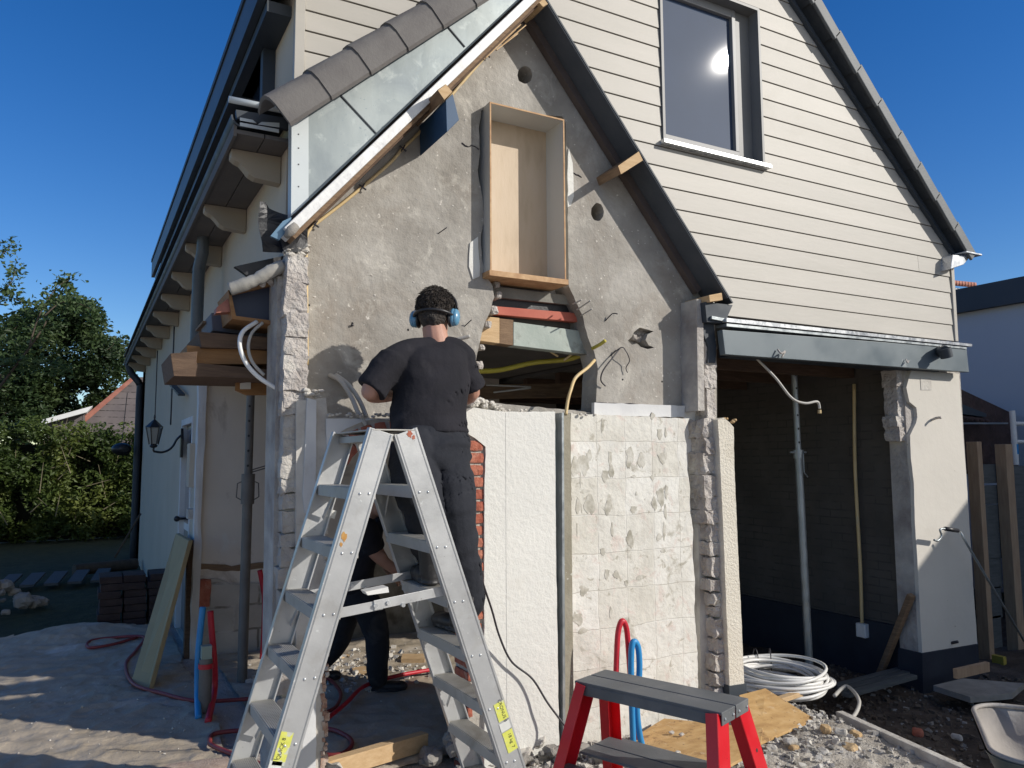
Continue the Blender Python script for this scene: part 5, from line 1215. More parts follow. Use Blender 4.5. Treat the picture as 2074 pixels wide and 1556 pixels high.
# rubble heaps beside and inside the stub
def heap(c, rx, ry, n, smin, smax, m, label, seed):
    r2 = random.Random(seed); mb = MB()
    for k in range(n):
        a = r2.random()*6.28; q = r2.random()**.6; x = c[0]+rx*q*cos(a); y = c[1]+ry*q*sin(a); s_ = r2.uniform(smin, smax); z = c[2]*(1-q)
        mb.rock((x-s_, y-s_*.8, z), (x+s_, y+s_*.8, z+s_*1.2), s_*.3, s_*.5, 14, k+seed)
    o = mb.build('rubble_heap', m); tag(o, label, 'rubble heap'); o['kind'] = 'stuff'
q = G(505,1440); heap((.98, 3.95, .28), .20, .30, 40, .02, .07, M['stone'], 'heap of broken plaster at the foot of the left wall stub', 4)
q = G(1050,1530); heap((q.x+.08, 3.62, .08), .35, .10, 36, .015, .05, M['stonegrey'], 'heap of broken render along the foot of the stucco pier', 5)
q = G(930,1520); heap((1.85, 3.9, .14), .25, .16, 26, .02, .06, M['stonegrey'], 'dark heap of debris inside the right of the arch', 6)
q = G(30,1220); heap((-.9, 10.2, .35), .6, .45, 60, .03, .10, M['stonegrey'], 'grey heap of rubble in the shade at the far left', 8)

# ---------------- wheelbarrow ----------------
wbt = thing('wheelbarrow', 'dusty steel wheelbarrow with a dark green outside at the right edge', 'wheelbarrow', (3.6, 2.0, 0))
zr = .62
def WBP(x, y): return P(x, y, 'z', zr)
k0 = WBP(1992,1412); k1 = WBP(1998,1515)
cx_, cy_ = 3.42, 1.98
pA = WBP(1984,1440); pB = WBP(2030,1545); pC = WBP(2040,1402)
def rr(cx, cy, a, b, z, rad, n=8, rot=0.0):
    pts = []
    for qx, qy, s0 in ((1,1,0),(-1,1,90),(-1,-1,180),(1,-1,270)):
        for j in range(n+1):
            t_ = radians(s0+90*j/n); px_ = qx*(a-rad)+rad*cos(t_); py_ = qy*(b-rad)+rad*sin(t_)
            pts.append(Vector((cx+px_*cos(rot)-py_*sin(rot), cy+px_*sin(rot)+py_*cos(rot), z)))
    return pts
rot = math.atan2((pC-pA).y, (pC-pA).x)
dirw = (pA-pB).normalized()
ctr = pA.copy(); 
yaw_w = math.atan2(dirw.y, dirw.x)
cW = pA + Vector((cos(yaw_w-pi/2), sin(yaw_w-pi/2), 0))*.40 - dirw*.22
rings = [rr(cW.x, cW.y, .33, .42, zr, .12, rot=yaw_w), rr(cW.x-.0, cW.y, .30, .38, zr-.10, .11, rot=yaw_w), rr(cW.x, cW.y, .25, .31, zr-.20, .10, rot=yaw_w), rr(cW.x, cW.y, .19, .24, zr-.27, .09, rot=yaw_w), rr(cW.x, cW.y, .10, .14, zr-.285, .05, rot=yaw_w)]
def shell(rings_, close):
    mb = MB(); n = len(rings_[0]); mb.v = [tuple(p) for r in rings_ for p in r]
    for i in range(len(rings_)-1):
        for k in range(n): k2 = (k+1) % n; mb.f.append((i*n+k, i*n+k2, (i+1)*n+k2, (i+1)*n+k))
    mb.f.append(tuple((len(rings_)-1)*n+k for k in range(n)))
    return mb
sh = shell(rings, 1); o = sh.build('tray', M['barrow'], wbt, smooth='auto'); md = o.modifiers.new('s', 'SOLIDIFY'); md.thickness = .003; md.offset = 1
r2_ = [[p+Vector(((p.x-cW.x)*.03, (p.y-cW.y)*.03, -.006)) for p in r] for r in rings]
sh = shell(r2_, 1); sh.build('tray_outside', M['barrowout'], wbt, smooth='auto')
MB().tube(rings[0]+[rings[0][0]], .009, 8, cap=False).build('rim', M['barrow'], wbt, smooth=True)
ux = Vector((cos(yaw_w), sin(yaw_w), 0)); uy = Vector((-sin(yaw_w), cos(yaw_w), 0))
for sg in (-1, 1):
    mb = MB(); mb.tube(smooth_path([cW+uy*sg*.08-ux*.0+uy*0+ux*0+Vector((0,0,-zr+.20))+uy*0+(-uy)*.0+ux*.55, cW+uy*sg*.16+Vector((0,0,-.33)), cW+uy*sg*.22-ux*.45+Vector((0,0,-.20)), cW+uy*sg*.26-ux*.85+Vector((0,0,-.02))], 6), .014, 8); mb.build('handle', M['barrowout'], wbt, smooth=True)
    mb = MB(); mb.tube([cW+uy*sg*.18-ux*.25+Vector((0,0,-.28)), cW+uy*sg*.2-ux*.32+Vector((0,0,-zr+.01))], .012, 8); mb.build('leg', M['barrowout'], wbt)
wc = cW+ux*.55+Vector((0,0,-zr+.18)); mb = MB()
for j in range(24):
    pass
ring = [wc+ux*.14*cos(2*pi*j/24)+Vector((0,0,.14*sin(2*pi*j/24))) for j in range(25)]; mb.tube(ring, .04, 10, cap=False); wh = mb.build('wheel', M['blackplastic'], wbt, smooth=True)
MB().tube([wc-uy*.05, wc+uy*.05], .10, 16).build('rim', M['barrow'], wh)

# ---------------- fence and neighbours on the right ----------------
fe = thing('fence', 'unfinished dark board fence with brown posts right of the pillar', 'fence', (6.6, 4.1, -.1))
FY = 4.15
def post(px_, top, m, w=.09, Y=FY, name='post'):
    c = PY(px_, top, Y); mb = MB(); mb.box((c.x-w/2, Y-.05, -.3), (c.x+w/2, Y+.05, c.z)); return mb.build(name, m, fe, bevel=.004)
post(1972, 895, M['fencewood'], .07); post(2032, 900, M['fencewood'], .11); 
for k, (y0, y1) in enumerate(((941,978),(984,1020),(1024,1070),(1074,1130),(1134,1190),(1194,1250),(1254,1310))):
    a = PY(1976, y0, FY+.06); b = PY(2030, y1, FY+.06); mb = MB(); mb.box((a.x, FY+.055, b.z), (b.x, FY+.075, a.z)); mb.build('board', M['darkboard'], fe, bevel=.002)
a = PY(2046, 944, FY); mb = MB(); mb.box((a.x, FY-.02, -.2), (a.x+2.5, FY+.02, a.z)); mb.build('panel', M['darkboard'], fe)
a = PY(2020, 980, FY-.3)
mb = MB(); mb.beam(G(2000,1350,.2), G(1935,1365,.2), .03, .06); mb.build('rail', M['fencewood'], fe)
post(2023, 1328, mat('yellow_stake', [(.35,.27,.04),(.42,.33,.06)], .7), .045, 4.0, 'stake')
sp_ = thing('tool_pole', 'metal pole with a black grip leaning against the pillar and fence', 'pole', tuple(PY(1950,1072,3.7)))
mb = MB(); mb.tube([PY(1945,1078,3.66), PY(1960,1105,3.66), PY(2090,1325,3.66)], .009, 8); mb.build('shaft', M['steelprop'], sp_, smooth=True)
mb = MB(); mb.tube([PY(1914,1071,3.66), PY(1940,1075,3.66)], .016, 8); mb.build('grip', M['blackplastic'], sp_, smooth=True)
mb = MB(); mb.tube(smooth_path([PY(1914,1071,3.66), PY(1904,1073,3.66), PY(1907,1085,3.66), PY(1900,1095,3.66), PY(1892,1094,3.66)], 5), .008, 8); mb.build('hook', M['steelprop'], sp_, smooth=True)
sc = thing('scaffold_frame', 'white scaffold tube frame with blue tape beyond the fence', 'scaffold', tuple(PY(2055,900,4.6)))
mb = MB(); mb.tube([PY(2050,832,4.6), PY(2058,942,4.6)], .028, 12); mb.build('upright', M['whitepipe'], sc, smooth='auto')
for y in (858, 895): mb = MB(); a = PY(2052,y,4.6); mb.tube([a, a+Vector((1.5,0,.0))], .022, 10); mb.build('rail', M['whitepipe'], sc, smooth='auto')
mb = MB(); mb.tube([PY(2055.5,900,4.6), PY(2057,920,4.6)], .031, 12); mb.build('tape', M['blue'], sc)
nb = thing('neighbour_house', 'large bluish white neighbouring house with dark roof edge at far right', 'house', (9.7, 2, -.2))
mb = MB(); mb.box((9.75, -9, -.3), (16, 11.5, 3.62)); mb.build('wall', M['neighbour'], nb)
mb = MB(); mb.box((9.66, -9.1, 3.42), (9.752, 11.6, 3.72)); mb.build('fascia', M['neighbourtrim'], nb)
mb = MB(); mb.prism([(9.68,-9,3.72),(12.8,-9,4.3),(16,-9,3.72)], (0,20.5,0)); mb.build('roof', M['neighbourtrim'], nb)
h2 = thing('outbuilding', 'low outbuilding with brown tiled roof between pillar and neighbouring house', 'outbuilding', tuple(PY(2000,900,5.3)))
def q2(l, Y): return [PY(x, y, Y) for x, y in l]
mb = MB(); mb.prism(q2([(1900,760),(1945,788),(2120,870),(2120,960),(1900,960)], 5.3), (0,1.5,0)); mb.build('roof', M['browntile'], h2)
mb = MB(); mb.prism(q2([(1900,800),(1998,838),(1998,845),(1900,832)], 5.2), (0,.15,0)); mb.build('canopy', M['neighbourtrim'], h2)
mb = MB()
x = 1945
for k in range(6): c = PY(1948+k*11, 848+k*1.2, 5.15); mb.tube([c, c+Vector((0,.12,.05))], .02, 10)
explode(mb.build('pantile', M['browntile'], h2, smooth=True))
mb = MB(); mb.prism(q2([(1900,856),(2042,856),(2042,859),(1900,859)], 5.1), (0,.1,0)); mb.build('gutter', M['steelprop'], h2)
mb = MB(); mb.prism(q2([(1900,860),(2120,866),(2120,1200),(1900,1200)], 5.32), (0,1.5,0)); mb.build('wall', M['neighbour'], h2)
mb = MB(); mb.prism(q2([(1960,896),(2060,898),(2060,960),(1960,960)], 5.31), (0,.05,0)); w_ = mb.build('window', M['glass'], h2)
mb = MB(); mb.prism(q2([(1984,896),(1990,896),(1990,960),(1984,960)], 5.30), (0,.02,0)); mb.build('frame', M['neighbourtrim'], w_)
t = thing('tiled_roof_house', 'distant red pantile roof peeping over the right eave', 'house', tuple(P(1945,580,'y',12)))
mb = MB()
for k in range(8): c = P(1925+k*6, 571+k*.6, 'y', 12); mb.tube([c+Vector((0,-.1,-.05)), c+Vector((0,.6,.15))], .07, 10)
mb.build('roof', M['redtile'], t, smooth=True)
a = P(1900,600,'y',12); mb = MB(); mb.box((a.x, 12, 0), (a.x+3.2, 15, P(1940,576,'y',12).z-.1)); mb.build('wall', M['neighbour'], t)

# ---------------- wall lantern ----------------
lp = P(352,890,'x',.80); lan = thing('wall_lantern', 'old wrought metal lantern on a curly bracket on the white side wall', 'lantern', tuple(lp))
Yl = lp.y-.0; LX = .60
lc = P(312,880,'x',LX)
c = Vector((LX, lc.y, lc.z)); mb = MB()
def ring6(z, r): return [c+Vector((r*.72*cos(radians(60*k)), r*.72*sin(radians(60*k)), z*.8)) for k in range(6)]
t6 = ring6(.085,.10); b6 = ring6(-.12,.055)
mb.add(ring6(.085,.115)+[c+Vector((0,0,.15))], [(k,(k+1)%6,6) for k in range(6)]+[tuple(range(5,-1,-1))]); mb.ell(c+Vector((0,0,.165)), (.010,.010,.025), n=8, m=6); mb.build('lid', M['blackplastic'], lan)
mb = MB()
for k in range(6): mb.tube([t6[k], b6[k]], .005, 5)
mb.ell(c+Vector((0,0,-.11)), (.036,.036,.02), n=10, m=6); mb.ell(c+Vector((0,0,-.14)), (.010,.010,.025), n=8, m=6); mb.build('cage', M['blackplastic'], lan)
mb = MB(); mb.add([c+(p-c)*.93 for p in t6]+[c+(p-c)*.93 for p in b6], [(k,(k+1)%6,6+(k+1)%6,6+k) for k in range(6)]); mb.build('glass', mat('lantern_glass', [(.28,.29,.27)], .15), lan)
mb = MB(); e = Vector((.845, c.y-.0, c.z-.10)); mb.tube(smooth_path([c+Vector((0,0,-.16)), c+Vector((.07,0,-.17)), c+Vector((.13,0,-.15)), c+Vector((.17,0,-.11)), c+Vector((.2,0,-.05)), c+Vector((.245,0,.0))], 5), .011, 7)
mb.prism([(.835, c.y-.035, c.z-.22), (.835, c.y+.035, c.z-.22), (.835, c.y+.045, c.z-.05), (.835, c.y, c.z+.06), (.835, c.y-.045, c.z-.05)], (.024,0,0)); mb.build('bracket', M['blackplastic'], lan)
t = thing('hanging_basket', 'dark round hanging pot beside the drainpipe in front of the hedge', 'plant pot', tuple(P(246,910,'y',14)))
c = P(246,910,'y',14); MB().ell(c, (.15,.15,.10)).build('pot', M['blackplastic'], t, smooth=True); MB().tube([c+Vector((0,0,.1)), c+Vector((.05,0,.9))], .006, 5).build('cord', M['cable'], t)

# ---------------- garden at the left ----------------
import array
def leaves(name, m, blobs, n, size, parent=None, seed=1, flat=.0, hollow=.45, aspect=.5):
    r3 = random.Random(seed); vs = []; fs = []; tot = sum(b[1][0]*b[1][1]*b[1][2] for b in blobs)
    for (c, r, ) in blobs:
        cnt = int(n*(r[0]*r[1]*r[2])/tot)
        for _ in range(cnt):
            while True:
                p = Vector((r3.uniform(-1,1), r3.uniform(-1,1), r3.uniform(-1,1))); l = p.length
                if hollow < l < 1: break
            q = Vector((c[0]+p.x*r[0], c[1]+p.y*r[1], c[2]+p.z*r[2]))
            if noise.noise(q*1.6+Vector((seed,0,0))) + .5*noise.noise(q*4) < -.12: continue
            s_ = size*r3.uniform(.6,1.3); a = Vector((r3.gauss(0,1), r3.gauss(0,1), r3.gauss(0,.6))).normalized(); b_ = a.cross(Vector((r3.gauss(0,1), r3.gauss(0,1), r3.gauss(0,1)))).normalized()
            k = len(vs); w = s_*aspect; nr = a.cross(b_)*s_*.18
            vs += [q-a*s_, q-b_*w+nr, q+a*s_, q+b_*w+nr]; fs += [(k,k+1,k+2),(k,k+2,k+3)]
    me = bpy.data.meshes.new(name); me.from_pydata([tuple(v) for v in vs], [], fs); me.materials.append(m); me.update()
    o = bpy.data.objects.new(name, me); col.objects.link(o)
    if parent is not None: attach(o, parent)
    return o
def branches(mb, p, d, L_, r, depth, r3, tips, spread=.6):
    q = p + d*L_; mid = p.lerp(q, .5)+Vector((r3.gauss(0,.06), r3.gauss(0,.06), r3.gauss(0,.04)))*L_
    mb.tube([p, mid, q], [r, r*.8, r*.62], 7 if depth > 1 else 5)
    if depth == 0: tips.append(q); return
    for _ in range(3 if depth > 1 else 2):
        nd = (d + Vector((r3.gauss(0,spread), r3.gauss(0,spread), r3.gauss(0,spread*.6)+.12))).normalized()
        branches(mb, q if _ else mid, nd, L_*r3.uniform(.6,.85), r*.6, depth-1, r3, tips, spread)
# big dark tree
tr = thing('tree', 'big dense dark green tree rising behind the hedge', 'tree', (-1.2, 25, 0))
r3 = random.Random(5); mb = MB(); tips = []; branches(mb, Vector((-1.2,25,0)), Vector((0,0,1)), 1.8, .2, 3, r3, tips, .5); mb.build('trunk', M['bark'], tr, smooth=True)
def at(x, y, Y): return PY(x, y, Y)
bl_ = []
for (x, y, r) in ((60,720,1.1),(130,690,1.15),(185,720,.95),(110,790,1.1),(30,800,1.0),(215,770,.7),(170,800,.8),(95,665,.8),(150,655,.7),(5,740,1.0),(210,715,.55),(60,850,.8)):
    c = at(x, y, 25); bl_.append((tuple(c+Vector((0,random.uniform(-.8,.8),0))), (r*1.14, r*1.0, r*1.02)))
leaves('crown', M['leafdark'], bl_, 48000, .070, tr, 3, hollow=.3)
# nearer tree branches reaching in from the left
tr2 = thing('tree', 'slender tree at the left edge with thin leafy branches against the sky', 'tree', (-3.6, 12.5, 0))
r3 = random.Random(11); mb = MB(); tw = MB(); 
mb.tube(smooth_path([Vector((-3.6,12.5,0)), Vector((-3.4,12.5,1.6)), Vector((-3.1,12.4,3.0)), Vector((-3.3,12.4,4.4))], 5), [.10-.003*i for i in range(16)], 9)
lv = []
def twig(pts, r0, nl, size, Y=12.0):
    path = smooth_path([PY(x, y, Y+j*.12) for j, (x, y) in enumerate(pts)], 6); n = len(path)
    tw.tube(path, [r0*(1-.8*i/n) for i in range(n)], 6)
    for k in range(nl):
        i = r3.randint(n//4, n-1); q = path[i] + Vector((r3.gauss(0,.07), r3.gauss(0,.07), r3.gauss(0,.06))); lv.append((q, size))
twig([(-120,860),(20,760),(70,710),(105,655),(150,600),(200,572),(232,545),(245,538)] if False else [(-90,900),(10,770),(70,690),(100,640),(125,590),(142,565)], .022, 160, .045)
twig([(60,700),(75,650),(95,610),(118,580),(140,567)], .012, 90, .04)
twig([(-60,640),(-10,600),(20,575),(30,552),(34,545)], .012, 80, .04)
twig([(-60,560),(-15,530),(8,512),(20,500),(26,488)], .010, 45, .038)
twig([(-50,620),(0,600),(40,610),(60,630)], .010, 70, .04)
twig([(90,640),(120,615),(150,612),(185,628),(190,640)], .010, 90, .045)
twig([(-60,700),(0,680),(30,665),(45,650)], .012, 120, .045)
twig([(-60,780),(0,745),(40,735),(80,740),(130,750)], .014, 160, .045)
twig([(215,710),(228,700),(233,690)], .004, 8, .03, 14); twig([(256,712),(250,702),(240,692),(230,688)], .004, 10, .03, 14)
mb.build('trunk', M['bark'], tr2, smooth=True); explode(tw.build('branch', M['bark'], tr2, smooth=True))
vs = []; fs = []
for q, size in lv:
    for _ in range(2):
        s_ = size*r3.uniform(.6,1.2); a = Vector((r3.gauss(0,1), r3.gauss(0,1), r3.gauss(-.3,.7))).normalized(); b_ = a.cross(Vector((r3.gauss(0,1), r3.gauss(0,1), r3.gauss(0,1)))).normalized(); w = s_*.5; nr = a.cross(b_)*s_*.2; k = len(vs); q_ = q+Vector((r3.gauss(0,.03), r3.gauss(0,.03), r3.gauss(0,.03)))
        vs += [q_-a*s_, q_-b_*w+nr, q_+a*s_, q_+b_*w+nr]; fs += [(k,k+1,k+2),(k,k+2,k+3)]
me = bpy.data.meshes.new('crown'); me.from_pydata([tuple(v) for v in vs], [], fs); me.materials.append(M['leafbranch']); o = bpy.data.objects.new('crown', me); col.objects.link(o); attach(o, tr2)
# hedge
hd = thing('hedge', 'overgrown green hedge across the back of the garden', 'hedge', (-1, 18.6, 0))
bl_ = []
for k in range(9):
    x = -3.3+k*.56; bl_.append(((x, 18.6+.2*sin(k*2), .8), (.58,.5,.85))); bl_.append(((x+.2, 18.4+.2*cos(k), 1.78+.08*sin(k*1.7)), (.56,.5,.72)))
leaves('foliage', M['leafmid'], bl_, 50000, .05, hd, 9, hollow=.35)
mb = MB()
for k in range(40):
    x = r3.uniform(-3.2,.9); a = Vector((x, 18.1+r3.uniform(-.3,.4), r3.uniform(.3,1.8))); mb.tube([a, a+Vector((r3.uniform(-.5,.5), -.1, r3.uniform(.1,.7)))], [.012,.004], 5)
explode(mb.build('stem', mat('pale_stem', [(.22,.19,.12)], .9), hd))
bk = MB(); bk.box((-3.8, 18.9, 0), (1.3, 19.1, 1.95)); bk.build('inner_shade', mat('hedge_shade', [(.010,.014,.007)], 1), hd)  # near-black panel behind the leaves, painted as the hedge's inner shade
# shed beyond the hedge
sh_ = thing('shed', 'grey boarded shed gable with a red tiled verge behind the hedge', 'shed', tuple(PY(240,860,19)))
g = [(130,880),(158,858),(272,764),(330,764),(330,900),(130,900)]
mb = MB(); mb.prism([PY(x, y, 22) for x, y in g], (0,2,0)); mb.build('wall', M['shedwood'], sh_)
mb = MB(); mb.prism([PY(x, y, 21.9) for x, y in ((148,862),(265,765),(272,769),(158,868))], (0,2.2,0)); mb.build('roof', M['redtile'], sh_)
sh2 = thing('garden_canopy', 'white sloping canopy roof left of the boarded shed', 'canopy', tuple(PY(130,850,18)))
mb = MB(); mb.prism([PY(x, y, 21) for x, y in ((76,853),(188,822),(176,835),(92,858))], (0,1.2,0)); mb.build('roof', M['whiteroof'], sh2)
mb = MB(); mb.prism([PY(x, y, 21.3) for x, y in ((96,858),(172,836),(172,1000),(96,1000))], (0,.5,0)); mb.build('wall', M['shedwood'], sh2)
# things lying in the shade by the side wall
st_ = thing('brick_stack', 'dark stack of old bricks at the far end of the side wall', 'brick stack', tuple(P(255,1260,'z',0)))
c = P(255,1262,'z',0)
mb = MB()
for j in range(7):
    for i in range(3):
        x = c.x-.16+i*.22+r3.uniform(-.02,.02); mb.rock((x-.1, c.y-.2+r3.uniform(-.02,.02), j*.07), (x+.1, c.y+.2, j*.07+.065), .004, .05, 9, j*3+i)
mb.build('bricks', mat('old_dark_brick', [(.035,.022,.02),(.07,.045,.04)], .95, nscale=6, bump=.4), st_)
t = thing('plank_pile', 'dark pile of timbers and grates on the grass at far left', 'timber pile', tuple(P(60,1190,'z',0)))
c = P(60,1190,'z',0); mb = MB()
for k in range(7): mb.beam(c+Vector((-.8+k*.26, -.3, .06)), c+Vector((-.7+k*.26, .4, .12)), .16, .03)
explode(mb.build('plank', M['darkboard'], t))
solo('garden_stake', [P(232,1130,'y',10.5), P(285,1040,'y',10.5)], .012, M['bark'], 'thin stick leaning against the downpipe at the far corner', 'stick')
t = thing('fire_wood', 'cut log lying in the garden shade behind the plastic sheet', 'log', tuple(P(190,1150,'z',.1)))
a = P(150,1155,'z',.1); MB().tube([a, a+Vector((.8,.3,0))], .08, 10).build('log', M['bark'], t, smooth='auto')
# ---------------- people ----------------
def organic(name, mb, voxel, m, parent, smooth=4, disp=0, dfreq=6, ax=None, seed=0):
    me = mb.mesh(name, m); o = bpy.data.objects.new(name, me); col.objects.link(o)
    r = o.modifiers.new('r', 'REMESH'); r.mode = 'VOXEL'; r.voxel_size = voxel; r.use_smooth_shade = True
    s_ = o.modifiers.new('s', 'SMOOTH'); s_.iterations = smooth; s_.factor = .5
    dg = bpy.context.evaluated_depsgraph_get(); me2 = bpy.data.meshes.new_from_object(o.evaluated_get(dg)); o.modifiers.clear()
    me2.materials.clear(); me2.materials.append(m); o.data = me2
    if disp:
        vs = me2.vertices
        for v in vs:
            p = v.co; q = Vector(((p.x+.35*p.z)*dfreq, p.y*dfreq*.6, (p.z-.25*p.x)*dfreq*(ax or 1.6)))+Vector((seed,seed,seed))
            w = noise.noise(q + .8*noise.noise_vector(q*.6)); w2 = 1-2.2*(noise.noise(q*1.3+Vector((9,1,4)))**2+.02)**.5
            v.co = p + v.normal*(disp*(.6*w+.7*w2*.5))
        sm_ = o.modifiers.new('s', 'SMOOTH'); sm_.iterations = 3; sm_.factor = .5
        dg = bpy.context.evaluated_depsgraph_get(); me3 = bpy.data.meshes.new_from_object(o.evaluated_get(dg)); o.modifiers.clear(); o.data = me3; me2 = me3
    me2.polygons.foreach_set('use_smooth', [True]*len(me2.polygons))
    if parent is not None: attach(o, parent)
    return o
def cap(mb, pts, rs, n=12):      # rounded limb through joints
    mb.tube(smooth_path(pts, 5), [rs[min(i//5, len(rs)-2)]*(1-(i%5)/5)+rs[min(i//5, len(rs)-2)+1]*((i%5)/5) if i < 5*(len(rs)-1) else rs[-1] for i in range(5*(len(pts)-1)+1)], n)
    for p, r in zip(pts, rs): mb.ell(p, r*.98, n=12, m=8)
def hand(mb, wrist, fwd, up, s=1.0, curl=.5, thumb=1):
    fwd = fwd.normalized(); side = fwd.cross(up).normalized(); up = side.cross(fwd).normalized()
    palm = wrist + fwd*.045*s
    R = Matrix((fwd, side, up)).transposed(); mb.ell(palm, (.052*s, .042*s, .017*s), R, 14, 10); mb.tube([wrist-fwd*.02, wrist+fwd*.02], .024*s, 10)
    for k, (off, L_) in enumerate(((.030,.068),(.010,.076),(-.010,.070),(-.028,.055))):
        p = palm + fwd*.040*s + side*off*s; d = (fwd + side*off*2).normalized(); q = p
        for j, fr in enumerate((.42,.33,.27)):
            a = curl*(j+.6); dd = d*cos(a) - up*sin(a); q2_ = q + dd*L_*fr*s; mb.tube([q, q2_], [.0092*s*(1-.08*j), .0085*s*(1-.08*j)], 8); mb.ell(q2_, .0086*s*(1-.08*j), n=8, m=6); q = q2_
    p = palm - fwd*.02*s + side*.034*s*thumb
    d = (fwd*.75 + side*thumb*.75 - up*.35).normalized(); q = p + d*.034*s; mb.tube([p, q], [.013*s,.0105*s], 8); mb.ell(q, .0105*s, n=8, m=6)
    d2 = (fwd*.95 + side*thumb*.2 - up*.5).normalized(); q3 = q + d2*.030*s; mb.tube([q, q3], [.0105*s,.009*s], 8); mb.ell(q3, .009*s, n=8, m=6)
def head(mb, c, fwd, up=Vector((0,0,1))):
    fwd = fwd.normalized(); side = fwd.cross(up).normalized(); up = side.cross(fwd)
    R = Matrix((side, fwd, up)).transposed()
    mb.ell(c+up*.025, (.076, .096, .098), R, 20, 14); mb.ell(c+fwd*.025-up*.055, (.058,.068,.068), R, 16, 12)     # skull, jaw
    mb.ell(c+fwd*.098-up*.015, (.014,.022,.024), R, 10, 8); mb.ell(c+fwd*.082-up*.100, (.022,.02,.016), R)              # nose, chin
    mb.ell(c+fwd*.088-up*.058, (.024,.010,.008), R, 10, 8)                                                        # lips
    for s in (-1,1): mb.ell(c+side*s*.078-up*.01, (.009,.018,.030), R, 10, 8); mb.ell(c+side*s*.030+fwd*.086+up*.018, (.014,.010,.008), R, 8, 6)
    return R, side, up

# --- man on the ladder ---
pm = thing('person', 'man in black T-shirt and blue ear defenders standing on the ladder, seen from behind', 'person', (1.5, 3.4, .85))
def J(x, y, Y): return PY(x, y, Y)
hc = J(882, 640, 3.52)
hf = Vector((.62, .76, -.25)).normalized()
body = MB(); R, sd_, hup = head(body, hc, hf)
nk = J(886, 690, 3.47)
body.tube([hc-hup*.06-hf*.015, nk+Vector((0,-.005,-.05))], [.058,.064], 14)
shL, shR = J(803,722,3.44), J(932,726,3.46)
elL, elR = J(750, 793, 3.44), J(955, 795, 3.50)
wrL, wrR = J(800, 800, 3.64), J(918, 812, 3.68)
cap(body, [shL, elL, wrL], [.052,.043,.030]); cap(body, [shR, elR, wrR], [.052,.043,.030])
body.ell(elL.lerp(wrL,.3), (.047,.047,.045)); body.ell(elR.lerp(wrR,.3), (.047,.047,.045))
hand(body, wrL, Vector((.6,.5,.05)), Vector((0,0,1)), 1.0, .7, 1); hand(body, wrR, Vector((-.6,.4,.1)), Vector((0,0,1)), 1.0, .7, -1)
def ring(x, y, Y, hw, hd, yaw=0.0):
    c = J(x, y, Y); a = Vector((cos(yaw), -sin(yaw), 0)); return (c, a*hw, Vector((a.y*-1, a.x, 0))*hd)
body.loft([ring(886,712,3.46,.08,.05), ring(872,735,3.45,.155,.085), ring(870,800,3.42,.16,.10), ring(872,880,3.40,.15,.10), ring(880,920,3.40,.155,.11)], 20)
kneeR, ankR = J(926,1080,3.24), J(944,1222,3.30)
hipR, hipL = J(912,925,3.38), J(838,925,3.36)
kneeL, ankL = J(862,1045,3.22), J(872,1135,3.34)
cap(body, [hipR, kneeR, ankR], [.075,.052,.036]); cap(body, [hipL, kneeL, ankL], [.075,.052,.036])
organic('body', body, .0052, M['skin'], pm, 2)
# shirt
s = MB()
s.loft([ring(888,693,3.475,.066,.056), ring(886,699,3.47,.100,.075,.1), ring(876,712,3.455,.170,.098,.1), ring(872,735,3.45,.188,.116,.1), ring(873,775,3.44,.190,.124,.1), ring(871,815,3.42,.181,.120,.1), ring(868,845,3.41,.180,.120,.1), ring(868,866,3.40,.182,.126,.1), ring(869,876,3.40,.190,.136,.1)], 28)
for sh, el, t_ in ((shL, elL, .98), (shR, elR, .88)):
    e = sh.lerp(el, t_); dd = (el-sh).normalized()
    s.loft([(sh-dd*.02, Vector((.066,0,0)), Vector((0,.062,.0))+dd.cross(Vector((1,0,0))).normalized()*.0), (sh+dd*.02, dd.orthogonal().normalized()*.074, dd.cross(dd.orthogonal()).normalized()*.074), (sh.lerp(el,.5), dd.orthogonal().normalized()*.074, dd.cross(dd.orthogonal()).normalized()*.074), (e, dd.orthogonal().normalized()*.076, dd.cross(dd.orthogonal()).normalized()*.076)], 16)
    s.ell(sh-Vector((0,0,.022)), .062)
cap(s, [J(872,706,3.46), J(835,712,3.45), J(800,728,3.44), J(775,752,3.44)], [.060,.062,.066,.070], 14); cap(s, [J(895,706,3.46), J(922,712,3.46), J(940,730,3.46)], [.058,.062,.064], 14)
organic('tshirt', s, .0062, M['shirt'], pm, 4, .021, 3.4, 2.6, 3)
# trousers
t_ = MB()
t_.loft([ring(868,856,3.405,.172,.116,.1), ring(868,868,3.40,.176,.120,.1), ring(872,895,3.38,.186,.132,.1), ring(875,925,3.37,.190,.138,.1), ring(874,950,3.37,.180,.13,.1)], 26)
t_.ell(J(840,915,3.33), (.105,.10,.12)); t_.ell(J(905,915,3.35), (.105,.10,.12))
cap(t_, [J(905,940,3.36), J(916,1000,3.30), J(922,1060,3.25), J(932,1130,3.27), J(942,1200,3.29), J(946,1222,3.30)], [.112,.108,.096,.090,.082,.078], 16)
cap(t_, [J(836,940,3.34), J(846,990,3.26), J(858,1045,3.22), J(866,1090,3.28), J(872,1120,3.33)], [.110,.104,.088,.082,.076], 16)
organic('work_trousers', t_, .0066, M['trousers'], pm, 5, .024, 4.5, 2.2, 8)
